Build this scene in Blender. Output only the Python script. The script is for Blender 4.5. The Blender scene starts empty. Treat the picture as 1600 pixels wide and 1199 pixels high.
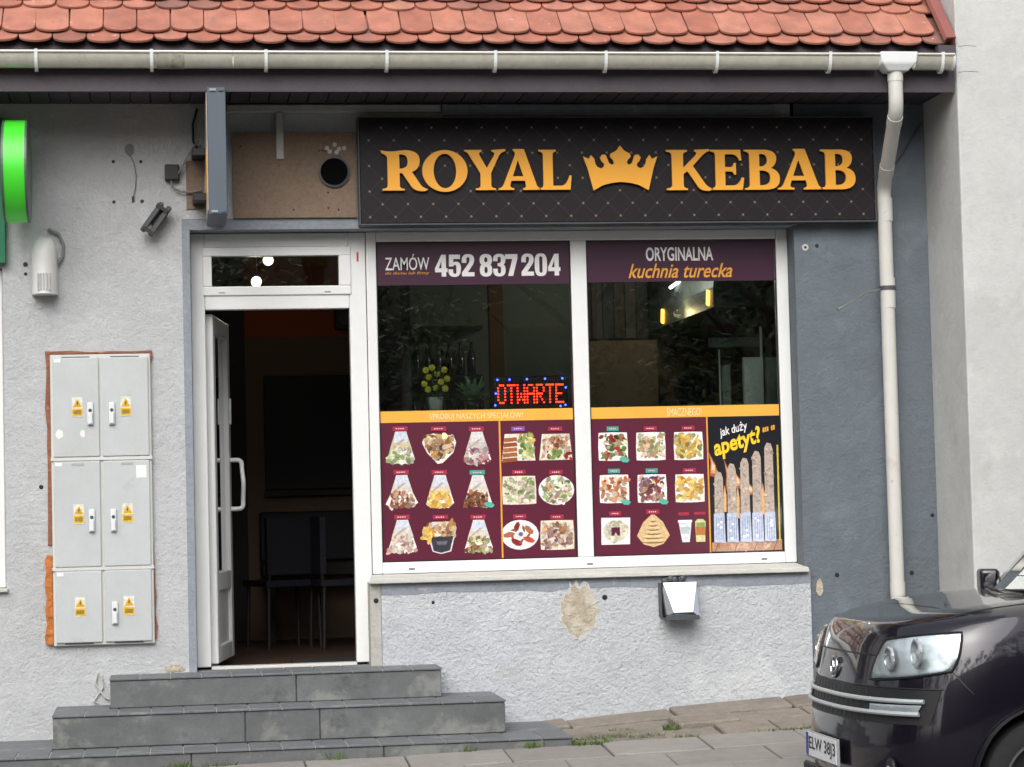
import bpy, bmesh, math, random
from mathutils import Vector, Matrix
R_ = math.radians
sc = bpy.context.scene
COL = sc.collection
rnd = random.Random(7)

# ------------------------------------------------------------------ camera
cd = bpy.data.cameras.new('camera')
cam = bpy.data.objects.new('camera', cd); COL.objects.link(cam); sc.camera = cam
YAW, PITCH, ROLL = R_(8.353), R_(3.037), R_(-1.421)
fw = Vector((math.sin(YAW)*math.cos(PITCH), math.cos(YAW)*math.cos(PITCH), math.sin(PITCH)))
rt = Vector((math.cos(YAW), -math.sin(YAW), 0)); up = rt.cross(fw)
r2 = rt*math.cos(ROLL)+up*math.sin(ROLL); u2 = -rt*math.sin(ROLL)+up*math.cos(ROLL)
m3 = Matrix((r2, u2, -fw)).transposed()
cam.matrix_world = Matrix.Translation((-0.156, -13.7, 0.838)) @ m3.to_4x4()
cd.sensor_fit = 'HORIZONTAL'; cd.angle_x = R_(24.40); cd.clip_start = .1; cd.clip_end = 2000

# ------------------------------------------------------------------ sky and sun (overcast)
SUN_EL, SUN_AZ = R_(42), R_(200)          # azimuth clockwise from +Y
wd = bpy.data.worlds.new('World'); sc.world = wd; wd.use_nodes = True
nt = wd.node_tree; bg = nt.nodes['Background']
sky = nt.nodes.new('ShaderNodeTexSky'); sky.sky_type = 'NISHITA'; sky.sun_disc = False
sky.sun_elevation = SUN_EL; sky.sun_rotation = SUN_AZ; sky.dust_density = 4; sky.air_density = 1.2
hs = nt.nodes.new('ShaderNodeHueSaturation'); hs.inputs['Saturation'].default_value = .30
nt.links.new(sky.outputs[0], hs.inputs['Color']); nt.links.new(hs.outputs[0], bg.inputs['Color'])
bg.inputs['Strength'].default_value = .15
sl = bpy.data.lights.new('sun', 'SUN'); sl.energy = 1.3; sl.angle = R_(60); sl.color = (1, .98, .95)
so = bpy.data.objects.new('sun', sl); COL.objects.link(so)
sd = Vector((math.sin(SUN_AZ)*math.cos(SUN_EL), math.cos(SUN_AZ)*math.cos(SUN_EL), math.sin(SUN_EL)))
so.rotation_euler = sd.to_track_quat('Z', 'Y').to_euler()
sc.view_settings.view_transform = 'Standard'; sc.view_settings.look = 'None'
sc.view_settings.gamma = 1; sc.view_settings.use_curve_mapping = False
sc.view_settings.exposure = .56
sc.cycles.max_bounces = 8; sc.cycles.transparent_max_bounces = 12

# ------------------------------------------------------------------ helpers
def lin(h):
    if not isinstance(h, str): return tuple(h)+(1,) if len(h) == 3 else tuple(h)
    h = h.lstrip('#'); o = []
    for i in (0, 2, 4):
        c = int(h[i:i+2], 16)/255; o.append(c/12.92 if c <= .04045 else ((c+.055)/1.055)**2.4)
    return tuple(o)+(1,)

class MB:
    """collects polygons, boxes, tubes; build() links them as ONE mesh object"""
    def __init__(s): s.v = []; s.f = []; s.m = []; s.c = []; s.hascol = False
    def face(s, pts, m=0, col=None):
        n = len(s.v); s.v += [tuple(p) for p in pts]; s.f.append(tuple(range(n, n+len(pts)))); s.m.append(m); s.c.append(col)
        if col: s.hascol = True
        return s
    def raw(s, vs, fs, m=0, col=None):
        n = len(s.v); s.v += [tuple(p) for p in vs]
        for f in fs: s.f.append(tuple(i+n for i in f)); s.m.append(m); s.c.append(col)
        if col: s.hascol = True
        return s
    def box(s, x0, x1, y0, y1, z0, z1, m=0, col=None):
        v = [(x0,y0,z0),(x1,y0,z0),(x1,y1,z0),(x0,y1,z0),(x0,y0,z1),(x1,y0,z1),(x1,y1,z1),(x0,y1,z1)]
        return s.raw(v, [(3,2,1,0),(4,5,6,7),(0,1,5,4),(1,2,6,5),(2,3,7,6),(3,0,4,7)], m, col)
    def obox(s, c, size, rot=None, m=0, col=None):
        a, b, d = [q/2 for q in size]; M = rot.to_3x3() if rot is not None else Matrix.Identity(3); c = Vector(c)
        v = [c+M@Vector(p) for p in ((-a,-b,-d),(a,-b,-d),(a,b,-d),(-a,b,-d),(-a,-b,d),(a,-b,d),(a,b,d),(-a,b,d))]
        return s.raw(v, [(3,2,1,0),(4,5,6,7),(0,1,5,4),(1,2,6,5),(2,3,7,6),(3,0,4,7)], m, col)
    def tube(s, path, r, n=10, m=0, cap=True, col=None):
        path = [Vector(p) for p in path]; rs = r if isinstance(r, (list, tuple)) else [r]*len(path)
        vs = []; t0 = (path[1]-path[0]).normalized()
        up_ = Vector((0,0,1)) if abs(t0.z) < .9 else Vector((1,0,0))
        a = t0.cross(up_).normalized()
        for i, p in enumerate(path):
            t = (path[min(i+1, len(path)-1)]-path[max(i-1, 0)]).normalized()
            a = (a-t*a.dot(t)).normalized(); b = t.cross(a)
            for k in range(n):
                q = 2*math.pi*k/n; vs.append(p+(a*math.cos(q)+b*math.sin(q))*rs[i])
        fs = []
        for i in range(len(path)-1):
            for k in range(n): fs.append((i*n+k, i*n+(k+1) % n, (i+1)*n+(k+1) % n, (i+1)*n+k))
        if cap: fs.append(tuple(range(n-1, -1, -1))); fs.append(tuple((len(path)-1)*n+k for k in range(n)))
        return s.raw(vs, fs, m, col)
    def lathe(s, prof, c, axis='Z', n=24, m=0, col=None, cap=True):
        """prof: (radius, height) pairs round an axis through c"""
        c = Vector(c); vs = []
        for (r, h) in prof:
            for k in range(n):
                q = 2*math.pi*k/n; p = (r*math.cos(q), r*math.sin(q), h)
                if axis == 'X': p = (p[2], p[0], p[1])
                elif axis == 'Y': p = (p[1], p[2], p[0])
                vs.append(c+Vector(p))
        fs = []
        for i in range(len(prof)-1):
            for k in range(n): fs.append((i*n+k, i*n+(k+1) % n, (i+1)*n+(k+1) % n, (i+1)*n+k))
        if cap: fs.append(tuple(range(n-1, -1, -1))); fs.append(tuple((len(prof)-1)*n+k for k in range(n)))
        return s.raw(vs, fs, m, col)
    def ball(s, c, r, n=12, m=0, sz=(1,1,1), col=None):
        prof = [(max(1e-4, math.sin(math.pi*i/(n//2)))*r, -math.cos(math.pi*i/(n//2))*r) for i in range(n//2+1)]
        k0 = len(s.v); s.lathe(prof, (0,0,0), 'Z', n, m, col)
        for i in range(k0, len(s.v)):
            p = s.v[i]; s.v[i] = (c[0]+p[0]*sz[0], c[1]+p[1]*sz[1], c[2]+p[2]*sz[2])
        return s
    def prism(s, pts, axis, a, b, m=0, col=None):
        """2D outline extruded along an axis between a and b; pts as (p,q)"""
        def P(p, t):
            return {'X': (t, p[0], p[1]), 'Y': (p[0], t, p[1]), 'Z': (p[0], p[1], t)}[axis]
        n = len(pts); vs = [P(p, a) for p in pts]+[P(p, b) for p in pts]
        fs = [tuple(range(n)), tuple(range(2*n-1, n-1, -1))]+[(i, i+n, (i+1) % n+n, (i+1) % n) for i in range(n)]
        return s.raw(vs, fs, m, col)
    def mesh(s, name, mats, bevel=0, smooth=False, seg=1):
        me = bpy.data.meshes.new(name); me.from_pydata(s.v, [], s.f)
        for q in (mats if isinstance(mats, (list, tuple)) else [mats]): me.materials.append(q)
        for p, mi in zip(me.polygons, s.m): p.material_index = mi
        if s.hascol:
            at = me.color_attributes.new('Col', 'FLOAT_COLOR', 'CORNER')
            for p, c in zip(me.polygons, s.c):
                c = lin(c) if c else (1,1,1,1)
                for li in p.loop_indices: at.data[li].color = c
        bm = bmesh.new(); bm.from_mesh(me)
        if not s.hascol: bmesh.ops.recalc_face_normals(bm, faces=bm.faces)
        if bevel: bmesh.ops.bevel(bm, geom=list(bm.edges), offset=bevel, segments=seg, affect='EDGES', profile=.6)
        bm.to_mesh(me); bm.free()
        if smooth:
            for p in me.polygons: p.use_smooth = True
            try: me.set_sharp_from_angle(angle=R_(smooth if smooth is not True else 40))
            except Exception: pass
        return me
    def build(s, name, mats, parent=None, **k):
        return put(name, s.mesh(name, mats, **k), parent)

def put(name, me, parent=None):
    o = bpy.data.objects.new(name, me); COL.objects.link(o)
    if parent: o.parent = parent; o.matrix_parent_inverse = parent.matrix_basis.inverted()
    return o
def tag(o, label, cat, group=None):
    o['label'] = label; o['category'] = cat
    if group: o['group'] = group
    return o
def thing(name, loc, label, cat, group=None):
    o = bpy.data.objects.new(name, None); COL.objects.link(o); o.location = loc; o.empty_display_size = .1
    return tag(o, label, cat, group)
def struct(o): o['kind'] = 'structure'; return o
def stuff(o): o['kind'] = 'stuff'; return o

# ------------------------------------------------------------------ materials
def nodes(name):
    m = bpy.data.materials.new(name); m.use_nodes = True; t = m.node_tree
    return m, t, t.nodes['Principled BSDF'], t.nodes.new, t.links.new
def mat(name, col, rough=.6, metal=0, var=(), bump=(), coat=0, rand=0, spec=.5, stains=()):
    """var: (scale, amount) brightness noise; bump: (scale, distance m, kind); rand: per-object brightness;
    stains: (scale, threshold, colour, amount)"""
    m, t, b, N, L = nodes(name)
    b.inputs['Roughness'].default_value = rough; b.inputs['Metallic'].default_value = metal
    b.inputs['Specular IOR Level'].default_value = spec; b.inputs['Coat Weight'].default_value = coat
    b.inputs['Coat Roughness'].default_value = .04
    geo = N('ShaderNodeNewGeometry'); pos = geo.outputs['Position']
    rgb = N('ShaderNodeRGB'); rgb.outputs[0].default_value = lin(col); cur = rgb.outputs[0]
    def noise(sc_, det=4, ro=.6):
        n = N('ShaderNodeTexNoise'); n.inputs['Scale'].default_value = sc_; n.inputs['Detail'].default_value = det
        n.inputs['Roughness'].default_value = ro; L(pos, n.inputs['Vector']); return n.outputs['Fac']
    def mul(c, f):
        v = N('ShaderNodeVectorMath'); v.operation = 'SCALE'; L(c, v.inputs[0]); L(f, v.inputs['Scale']); return v.outputs[0]
    for (s_, a) in var:
        r = N('ShaderNodeMapRange'); r.inputs['From Min'].default_value = .28; r.inputs['From Max'].default_value = .72
        r.inputs['To Min'].default_value = 1-a; r.inputs['To Max'].default_value = 1+a; L(noise(s_), r.inputs['Value']); cur = mul(cur, r.outputs[0])
    if rand:
        oi = N('ShaderNodeObjectInfo'); r = N('ShaderNodeMapRange'); r.inputs['To Min'].default_value = 1-rand; r.inputs['To Max'].default_value = 1+rand
        L(oi.outputs['Random'], r.inputs['Value']); cur = mul(cur, r.outputs[0])
    for (s_, th, c2, a) in stains:
        r = N('ShaderNodeMapRange'); r.inputs['From Min'].default_value = th; r.inputs['From Max'].default_value = th+.08
        r.inputs['To Max'].default_value = a; L(noise(s_, 6, .65), r.inputs['Value'])
        mx = N('ShaderNodeMix'); mx.data_type = 'RGBA'; L(r.outputs[0], mx.inputs['Factor']); L(cur, mx.inputs['A'])
        mx.inputs['B'].default_value = lin(c2); cur = mx.outputs['Result']
    L(cur, b.inputs['Base Color'])
    last = None
    for q in bump:
        s_, d = q[:2]; k = q[2] if len(q) > 2 else 'noise'
        if k == 'noise': h = noise(s_, 5, .62)
        elif k == 'vor':
            n = N('ShaderNodeTexVoronoi'); n.inputs['Scale'].default_value = s_; n.feature = 'SMOOTH_F1'
            w = N('ShaderNodeTexNoise'); w.inputs['Scale'].default_value = s_*.6; L(pos, w.inputs['Vector'])
            ad = N('ShaderNodeVectorMath'); ad.operation = 'MULTIPLY_ADD'; L(w.outputs['Color'], ad.inputs[0])
            ad.inputs[1].default_value = (1.6/s_,)*3; L(pos, ad.inputs[2]); L(ad.outputs[0], n.inputs['Vector']); h = n.outputs['Distance']
        bp = N('ShaderNodeBump'); bp.inputs['Strength'].default_value = 1; bp.inputs['Distance'].default_value = d; L(h, bp.inputs['Height'])
        if last: L(last, bp.inputs['Normal'])
        last = bp.outputs[0]
    if last: L(last, b.inputs['Normal'])
    return m
def emis(name, col, s, base='#101010'):
    m, t, b, N, L = nodes(name); b.inputs['Base Color'].default_value = lin(base)
    b.inputs['Emission Color'].default_value = lin(col); b.inputs['Emission Strength'].default_value = s; return m
def glassmat(name, tint='#ffffff', boost=1.7, rough=0.0):
    m, t, b, N, L = nodes(name); t.nodes.remove(b); out = t.nodes['Material Output']
    g = N('ShaderNodeBsdfGlossy'); g.inputs['Roughness'].default_value = rough
    tr = N('ShaderNodeBsdfTransparent'); tr.inputs['Color'].default_value = lin(tint)
    fr = N('ShaderNodeFresnel'); fr.inputs['IOR'].default_value = 1.5
    mu = N('ShaderNodeMath'); mu.operation = 'MULTIPLY'; mu.use_clamp = True; mu.inputs[1].default_value = boost; L(fr.outputs[0], mu.inputs[0])
    mx = N('ShaderNodeMixShader'); L(mu.outputs[0], mx.inputs[0]); L(tr.outputs[0], mx.inputs[1]); L(g.outputs[0], mx.inputs[2])
    L(mx.outputs[0], out.inputs['Surface']); return m
def printmat(name, rough=.25, coat=.3):
    m, t, b, N, L = nodes(name); a = N('ShaderNodeVertexColor'); a.layer_name = 'Col'
    
    geo = N('ShaderNodeNewGeometry'); cur = a.outputs['Color']
    for s_, am in ((60,.22),(190,.16)):
        n = N('ShaderNodeTexNoise'); n.inputs['Scale'].default_value = s_; n.inputs['Detail'].default_value = 3; L(geo.outputs['Position'], n.inputs['Vector'])
        r = N('ShaderNodeMapRange'); r.inputs['From Min'].default_value = .3; r.inputs['From Max'].default_value = .7; r.inputs['To Min'].default_value = 1-am; r.inputs['To Max'].default_value = 1+am*.6; L(n.outputs['Fac'], r.inputs['Value'])
        v = N('ShaderNodeVectorMath'); v.operation = 'SCALE'; L(cur, v.inputs[0]); L(r.outputs[0], v.inputs['Scale']); cur = v.outputs[0]
    L(cur, b.inputs['Base Color']); b.inputs['Roughness'].default_value = rough; b.inputs['Coat Weight'].default_value = coat; return m

PLASTER = mat('plaster_light_grey', '#b2b4b6', .9, var=((1.1,.07),(5,.06),(22,.05),(70,.05)), bump=((9,.012),(34,.009),(95,.004)), stains=((1.6,.56,'#bec1c4',.55),(2.6,.66,'#969591',.4),(5,.70,'#a28a72',.3)))
ROUGHCAST = mat('roughcast_white', '#b7bbbf', .92, var=((.9,.06),(5,.06),(30,.05),(70,.05)), bump=((8,.012),(32,.0055,'vor'),(54,.0115),(120,.004)), stains=((1.7,.57,'#c8cbcd',.6),(3.1,.66,'#aca89f',.5),(8,.72,'#b09c86',.4)))
SLATE = mat('slate_blue_render', '#60686f', .8, var=((1.1,.10),(4,.07),(14,.05),(80,.05)), bump=((9,.010),(28,.007),(80,.004)), stains=((2.2,.6,'#737d84',.5),(6,.70,'#8b8f92',.4),(11,.74,'#4d565e',.6)))
SLATE_EDGE = mat('grey_blue_edge_paint', '#858b93', .8, var=((4,.1),(30,.1)), bump=((40,.006),), stains=((9,.62,'#a9acab',.7),))
NEIGHBOUR = mat('whitewashed_render', '#b7b8b6', .9, var=((.8,.07),(3,.06),(18,.04)), bump=((5,.006),(24,.003),(70,.002)), stains=((2.2,.58,'#a5a49f',.5),(4,.62,'#c6c7c4',.5)))
CEMENT = mat('cement_smooth', '#a9a8a2', .85, var=((6,.12),(40,.1)), bump=((30,.006),(90,.003)), stains=((7,.62,'#7c7872',.5),))
SILLM = mat('sill_cement_offwhite', '#b9b8b2', .8, var=((6,.1),(40,.06)), bump=((35,.006),), stains=((5,.66,'#8e8b84',.5),))
STEPM = mat('step_concrete_slab', '#5f6162', .7, var=((2,.14),(6,.16),(18,.10),(120,.10)), bump=((12,.004),(160,.0015)), stains=((3.2,.53,'#888a85',.55),(5,.58,'#474a4c',.7),(26,.68,'#9a9a94',.4)))
TREADM = mat('step_tread_tile', '#64676a', .65, var=((4,.12),(25,.08),(140,.08)), bump=((150,.001),), rand=.07, stains=((5,.58,'#8b8d88',.6),(9,.62,'#4f5355',.6)))
GROUT = mat('light_grout', '#8c8c88', .9, var=((20,.15),))
PVC = mat('white_pvc', '#dfe0df', .3, var=((2.5,.03),(14,.02)), spec=.5, stains=((7,.70,'#bdbbb3',.4),))
PVCL = mat('white_pvc_door', '#d9dad9', .35, var=((3,.04),), stains=((9,.68,'#b5b3ab',.4),))
GLASS = glassmat('window_glass', '#e9efec', 2.6)
RUBBERG = mat('dark_gasket', '#101012', .6)
ZINC = mat('weathered_gutter', '#cbc8bb', .30, metal=.35, var=((3,.08),(18,.10)), stains=((4,.6,'#8a8779',.5),(11,.7,'#615f52',.6)), spec=.5)
PIPEM = mat('white_downpipe', '#c4c3be', .38, var=((4,.06),), stains=((3.2,.58,'#b9a793',.6),(7,.66,'#6b6656',.8),(15,.66,'#4f4c40',.8)))
OUTLET = mat('bright_gutter_outlet', '#d9dcdc', .35, var=((8,.04),))
TILEM = None
FASCIA = mat('dark_fascia_board', '#453f45', .6, var=((2,.12),(30,.08)), bump=((60,.002),))
SOFFIT = mat('dark_soffit_board', '#3c3a42', .6, var=((3,.12),), rand=.12, bump=((40,.002),))
FLASH = mat('red_brown_sheet_metal', '#84504a', .45, var=((5,.1),), spec=.5)
OSB = mat('bare_chipboard', '#7e6c5c', .9, var=((2.5,.12),(40,.12),(160,.15)), bump=((120,.003),), stains=((6,.66,'#a89480',.5),))
BLACK = mat('black_plastic', '#17181a', .5)
DARKG = mat('dark_grey_metal', '#45474b', .55, var=((8,.1),))
CABLE = mat('grey_cable', '#77787a', .6)
CABINET = mat('grey_polyester_cabinet', '#b4b8b9', .5, var=((2,.05),(6,.04),(40,.02)), rand=.025, bump=((6,.002),), stains=((4,.62,'#a6a6a1',.5),(11,.70,'#8f8d86',.45),(30,.74,'#d0d2d2',.6)))
CABEDGE = mat('cabinet_pale_frame', '#c4c5c0', .5, var=((6,.03),))
HANDLEM = mat('white_handle_plastic', '#d4d7d9', .35)
BRICKR = mat('raw_brick_edge', '#8a5a47', .95, var=((20,.2),(70,.2)), bump=((40,.01),), stains=((12,.6,'#b98a6a',.6),))
FOAM = mat('orange_mounting_foam', '#b06a34', .9, var=((25,.25),), bump=((30,.015,'vor'),))
PRINT = printmat('printed_film', .28, .25)
STICKER = printmat('printed_sticker', .5, 0)
# ------------------------------------------------------------------ lettering
def text_mesh(txt, x0, x1, z0, z1, y, m, name, parent, bold=0., shear=0., depth=.0006, space=1.0):
    cu = bpy.data.curves.new('txt', 'FONT'); cu.body = txt; cu.offset = bold; cu.shear = shear; cu.extrude = 0; cu.space_character = space
    cu.resolution_u = 3
    o = bpy.data.objects.new('txt', cu); COL.objects.link(o)
    dg = bpy.context.evaluated_depsgraph_get(); me = bpy.data.meshes.new_from_object(o.evaluated_get(dg))
    bpy.data.objects.remove(o)
    xs = [v.co.x for v in me.vertices]; ys = [v.co.y for v in me.vertices]
    ax, bx, ay, by = min(xs), max(xs), min(ys), max(ys)
    for v in me.vertices:
        v.co = (x0+(v.co.x-ax)/(bx-ax)*(x1-x0), y, z0+(v.co.y-ay)/(by-ay)*(z1-z0))
    me.materials.clear(); me.materials.append(m); me.name = name
    for p in me.polygons: p.material_index = 0
    return put(name, me, parent)

def q2d(path):
    """path of (x,y) and ('q',cx,cy,x,y)"""
    out = []
    for p in path:
        if p[0] == 'q':
            a = out[-1]; c = p[1:3]; e = p[3:5]
            for k in range(1, 9):
                t = k/8; out.append(((1-t)**2*a[0]+2*t*(1-t)*c[0]+t*t*e[0], (1-t)**2*a[1]+2*t*(1-t)*c[1]+t*t*e[1]))
        else: out.append(p)
    return out
def ring(cx, cy, rx, ry, rev=False, n=36):
    o = [(cx+rx*math.cos(2*math.pi*k/n), cy+ry*math.sin(2*math.pi*k/n)) for k in range(n)]
    return o[::-1] if rev else o
def rr_(x0,y0,x1,y1,r): return q2d([(x0+r,y0),(x1-r,y0),('q',x1,y0,x1,y0+r),(x1,y1-r),('q',x1,y1,x1-r,y1),(x0+r,y1),('q',x0,y1,x0,y1-r),(x0,y0+r),('q',x0,y0,x0+r,y0)])[:-1]
GL = {
 'R': [q2d([(0,1.0),('q',.13,.96,.28,.97),(.55,1.0),('q',.90,.99,.88,.72),('q',.87,.52,.70,.46),(.88,.16),('q',.94,.05,1.06,.03),('q',1.0,-.03,.92,-.02),('q',.76,-.02,.68,.10),(.48,.43),(.42,.43),(.42,.12),('q',.42,.05,.53,.04),(.53,0),(.03,0),(.03,.04),('q',.15,.05,.15,.14),(.15,.78),('q',.15,.89,.02,.92)]),
       q2d([(.42,.89),('q',.61,.92,.61,.71),('q',.61,.54,.42,.54)])],
 'O': [ring(.5,.48,.5,.52), ring(.5,.48,.25,.43)],
 'Y': [q2d([(0,1),(.42,1),(.42,.96),('q',.34,.95,.37,.86),(.54,.55),(.72,.86),('q',.76,.95,.66,.96),(.66,1),(1,1.02),(1,.97),('q',.90,.95,.84,.85),(.64,.42),(.64,.12),('q',.64,.05,.75,.04),(.75,0),(.26,0),(.26,.04),('q',.38,.05,.38,.12),(.38,.42),(.12,.86),('q',.08,.95,0,.96)])],
 'A': [q2d([(.36,1.02),(.62,1.02),(.90,.14),('q',.93,.05,1,.04),(1,0),(.58,0),(.58,.04),('q',.67,.05,.65,.13),(.63,.23),(.31,.23),(.28,.13),('q',.26,.05,.37,.04),(.37,0),(0,0),(0,.04),('q',.09,.05,.13,.15),(.40,.86),('q',.42,.96,.36,.98)]),
       [(.47,.74),(.345,.34),(.60,.34)]],
 'L': [q2d([(0,1),(.52,1),(.52,.96),('q',.42,.95,.42,.86),(.42,.10),(.66,.10),('q',.84,.11,.92,.36),(.98,.35),(.94,0),(0,0),(0,.04),('q',.13,.05,.13,.14),(.13,.86),('q',.13,.95,0,.96)])],
 'K': [q2d([(0,1),(.46,1),(.46,.96),('q',.37,.95,.37,.86),(.37,.56),(.64,.86),('q',.70,.95,.62,.96),(.62,1),(.95,1.02),(.95,.97),('q',.88,.95,.80,.87),(.58,.60),(.84,.16),('q',.92,.05,1.02,.03),('q',.96,-.03,.88,-.02),('q',.74,-.02,.68,.09),(.46,.47),(.37,.40),(.37,.12),('q',.37,.05,.46,.04),(.46,0),(0,0),(0,.04),('q',.12,.05,.12,.14),(.12,.86),('q',.12,.95,0,.96)])],
 'E': [q2d([(0,1),(.90,1),(.93,.74),(.87,.73),('q',.80,.89,.62,.89),(.43,.89),(.43,.57),(.58,.57),('q',.68,.58,.70,.67),(.76,.67),(.76,.38),(.70,.38),('q',.68,.46,.58,.46),(.43,.46),(.43,.11),(.66,.11),('q',.84,.11,.93,.31),(1,.30),(.95,0),(0,0),(0,.04),('q',.14,.05,.14,.14),(.14,.86),('q',.14,.95,0,.96)])],
 'B': [q2d([(0,1),(.58,1),('q',.92,.98,.90,.76),('q',.88,.60,.74,.54),('q',.99,.48,.99,.26),('q',.98,0,.58,0),(0,0),(0,.04),('q',.14,.05,.14,.14),(.14,.86),('q',.14,.95,0,.96)]),
       q2d([(.42,.89),('q',.64,.92,.64,.74),('q',.64,.58,.42,.58)]), q2d([(.42,.48),('q',.72,.50,.72,.29),('q',.72,.10,.42,.11)])],
}
GL['0'] = [rr_(0,-.02,1,1.02,.42), rr_(.37,.13,.63,.89,.12)]
GL['4'] = [[(.52,1),(.88,1),(.88,.38),(1,.38),(1,.2),(.88,.2),(.88,0),(.52,0),(.52,.2),(0,.2),(0,.38)], [(.52,.38),(.52,.72),(.30,.38)]]
GL['5'] = [q2d([(.06,1),(.94,1),(.94,.80),(.40,.80),(.40,.64),('q',.5,.68,.62,.68),('q',1,.68,1,.36),('q',1,-.02,.5,-.02),('q',0,-.02,0,.24),(0,.33),(.37,.33),(.37,.22),('q',.37,.12,.5,.12),('q',.63,.12,.63,.22),(.63,.44),('q',.63,.53,.52,.53),('q',.42,.53,.40,.46),(.04,.46)])]
GL['2'] = [q2d([(0,0),(1,0),(1,.19),(.47,.19),(.85,.50),('q',1,.62,1,.76),('q',1,1.02,.5,1.02),('q',0,1.02,0,.72),(0,.62),(.37,.62),(.37,.77),('q',.37,.88,.5,.88),('q',.63,.88,.63,.77),('q',.63,.68,.55,.60),(0,.18)])]
GL['8'] = [q2d([(.5,1.02),('q',1,1.02,1,.74),('q',1,.60,.86,.53),('q',1,.45,1,.28),('q',1,-.02,.5,-.02),('q',0,-.02,0,.28),('q',0,.45,.14,.53),('q',0,.60,0,.74),('q',0,1.02,.5,1.02)])[:-1], ring(.5,.75,.13,.12), ring(.5,.28,.13,.15)]
GL['3'] = [q2d([(.5,1.02),('q',1,1.02,1,.76),('q',1,.58,.84,.53),('q',1,.47,1,.28),('q',1,-.02,.5,-.02),('q',0,-.02,0,.26),(0,.34),(.37,.34),(.37,.22),('q',.37,.12,.5,.12),('q',.63,.12,.63,.24),(.63,.36),('q',.63,.45,.4,.45),(.36,.45),(.36,.59),(.42,.59),('q',.63,.59,.63,.70),(.63,.78),('q',.63,.88,.5,.88),('q',.37,.88,.37,.78),(.37,.68),(0,.68),(0,.74),('q',0,1.02,.5,1.02)])[:-1]]
GL['7'] = [[(0,1),(1,1),(1,.80),(.62,0),(.22,0),(.58,.78),(0,.78)]]
half = [(.13,0),(.085,.30),(.055,.50),(0,.76),(.075,.70),(.105,.79),(.15,.70),(.16,.60),(.185,.53),(.235,.49),(.275,.53),(.28,.60),(.245,.65),(.225,.73),(.255,.80),(.305,.79),(.325,.70),(.345,.61),(.385,.57),(.415,.61),(.40,.68),(.36,.75),(.37,.82),(.42,.86),(.46,.91),(.48,.96)]
GL['crown'] = [half+[(.5,1)]+[(1-x, y) for x, y in half[::-1]]+[(.74,.12),(.62,.17),(.5,.19),(.38,.17),(.26,.12)]]
def glyph(key, x0, x1, z0, z1, y, m, name, parent, depth=.012):
    cu = bpy.data.curves.new('g', 'CURVE'); cu.dimensions = '2D'; cu.fill_mode = 'BOTH'; cu.extrude = depth/2
    ax = min(p[0] for p in GL[key][0]); bx = max(p[0] for p in GL[key][0])
    for pts in GL[key]:
        s = cu.splines.new('POLY'); s.points.add(len(pts)-1); s.use_cyclic_u = True
        for q, (a, b) in zip(s.points, pts): q.co = (x0+(a-ax)/(bx-ax)*(x1-x0), z0+b*(z1-z0), 0, 1)
    o = bpy.data.objects.new('g', cu); COL.objects.link(o)
    dg = bpy.context.evaluated_depsgraph_get(); me = bpy.data.meshes.new_from_object(o.evaluated_get(dg)); bpy.data.objects.remove(o)
    for v in me.vertices: v.co = (v.co.x, y-v.co.z, v.co.y)
    me.materials.clear(); me.materials.append(m)
    return put(name, me, parent)

# ------------------------------------------------------------------ ground, road, pavement
def zpave(x, y):
    b = -.478+.016*x if x < 2 else -.446+.034*(x-2)
    b = max(-.53, min(b, -.25))
    return b-.08*max(0, -1.0-y)
ASPHALT = mat('asphalt', '#4b4b4a', .9, var=((.6,.12),(40,.15),(200,.2)), bump=((180,.003),))
EARTH = mat('ground_soil', '#5b564c', .95, var=((.5,.2),(8,.2)))
SLABM = mat('pavement_slab', '#84807c', .85, var=((2.5,.10),(14,.08),(90,.08)), bump=((90,.002),(20,.003)), rand=.08, stains=((5,.62,'#6f6860',.5),(11,.68,'#a59d94',.5)))
BED = mat('slab_joint_soil', '#4a443b', .95, var=((14,.25),), bump=((40,.008),))
KERBM = mat('kerb_concrete', '#8b8781', .85, var=((4,.1),(60,.08)), bump=((80,.002),))
g = MB().face([(-400,-400,-.73),(400,-400,-.73),(400,400,-.73),(-400,400,-.73)]); struct(g.build('ground', EARTH))
g = MB().face([(-60,-9.5,-.702),(60,-9.5,-.702),(60,-2.22,-.702),(-60,-2.22,-.702)]); struct(g.build('road', ASPHALT))
xs = [-8+.5*i for i in range(37)]; ys = [.28,-.45,-.98,-1.4,-1.8,-2.14]
g = MB(); vs = [(x, y, zpave(x, y)-.022) for y in ys for x in xs]
n = len(xs); fs = [(j*n+i+1, j*n+i, (j+1)*n+i, (j+1)*n+i+1) for j in range(len(ys)-1) for i in range(n-1)]
g.raw(vs, fs); pave = struct(g.build('pavement', BED))
kerb = MB()
for i in range(18):
    x0 = -8+i; kz0, kz1 = zpave(x0, -2.14), zpave(x0+1, -2.14)
    a, b_ = x0+.004, x0+.996
    kerb.raw([(a,-2.24,-.75),(b_,-2.24,-.75),(b_,-2.145,-.75),(a,-2.145,-.75),(a,-2.24,kz0-.012),(b_,-2.24,kz1-.012),(b_,-2.145,kz1),(a,-2.145,kz0)],
             [(3,2,1,0),(4,5,6,7),(0,1,5,4),(1,2,6,5),(2,3,7,6),(3,0,4,7)])
kerb.build('kerb', KERBM, pave, bevel=.008)
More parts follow.
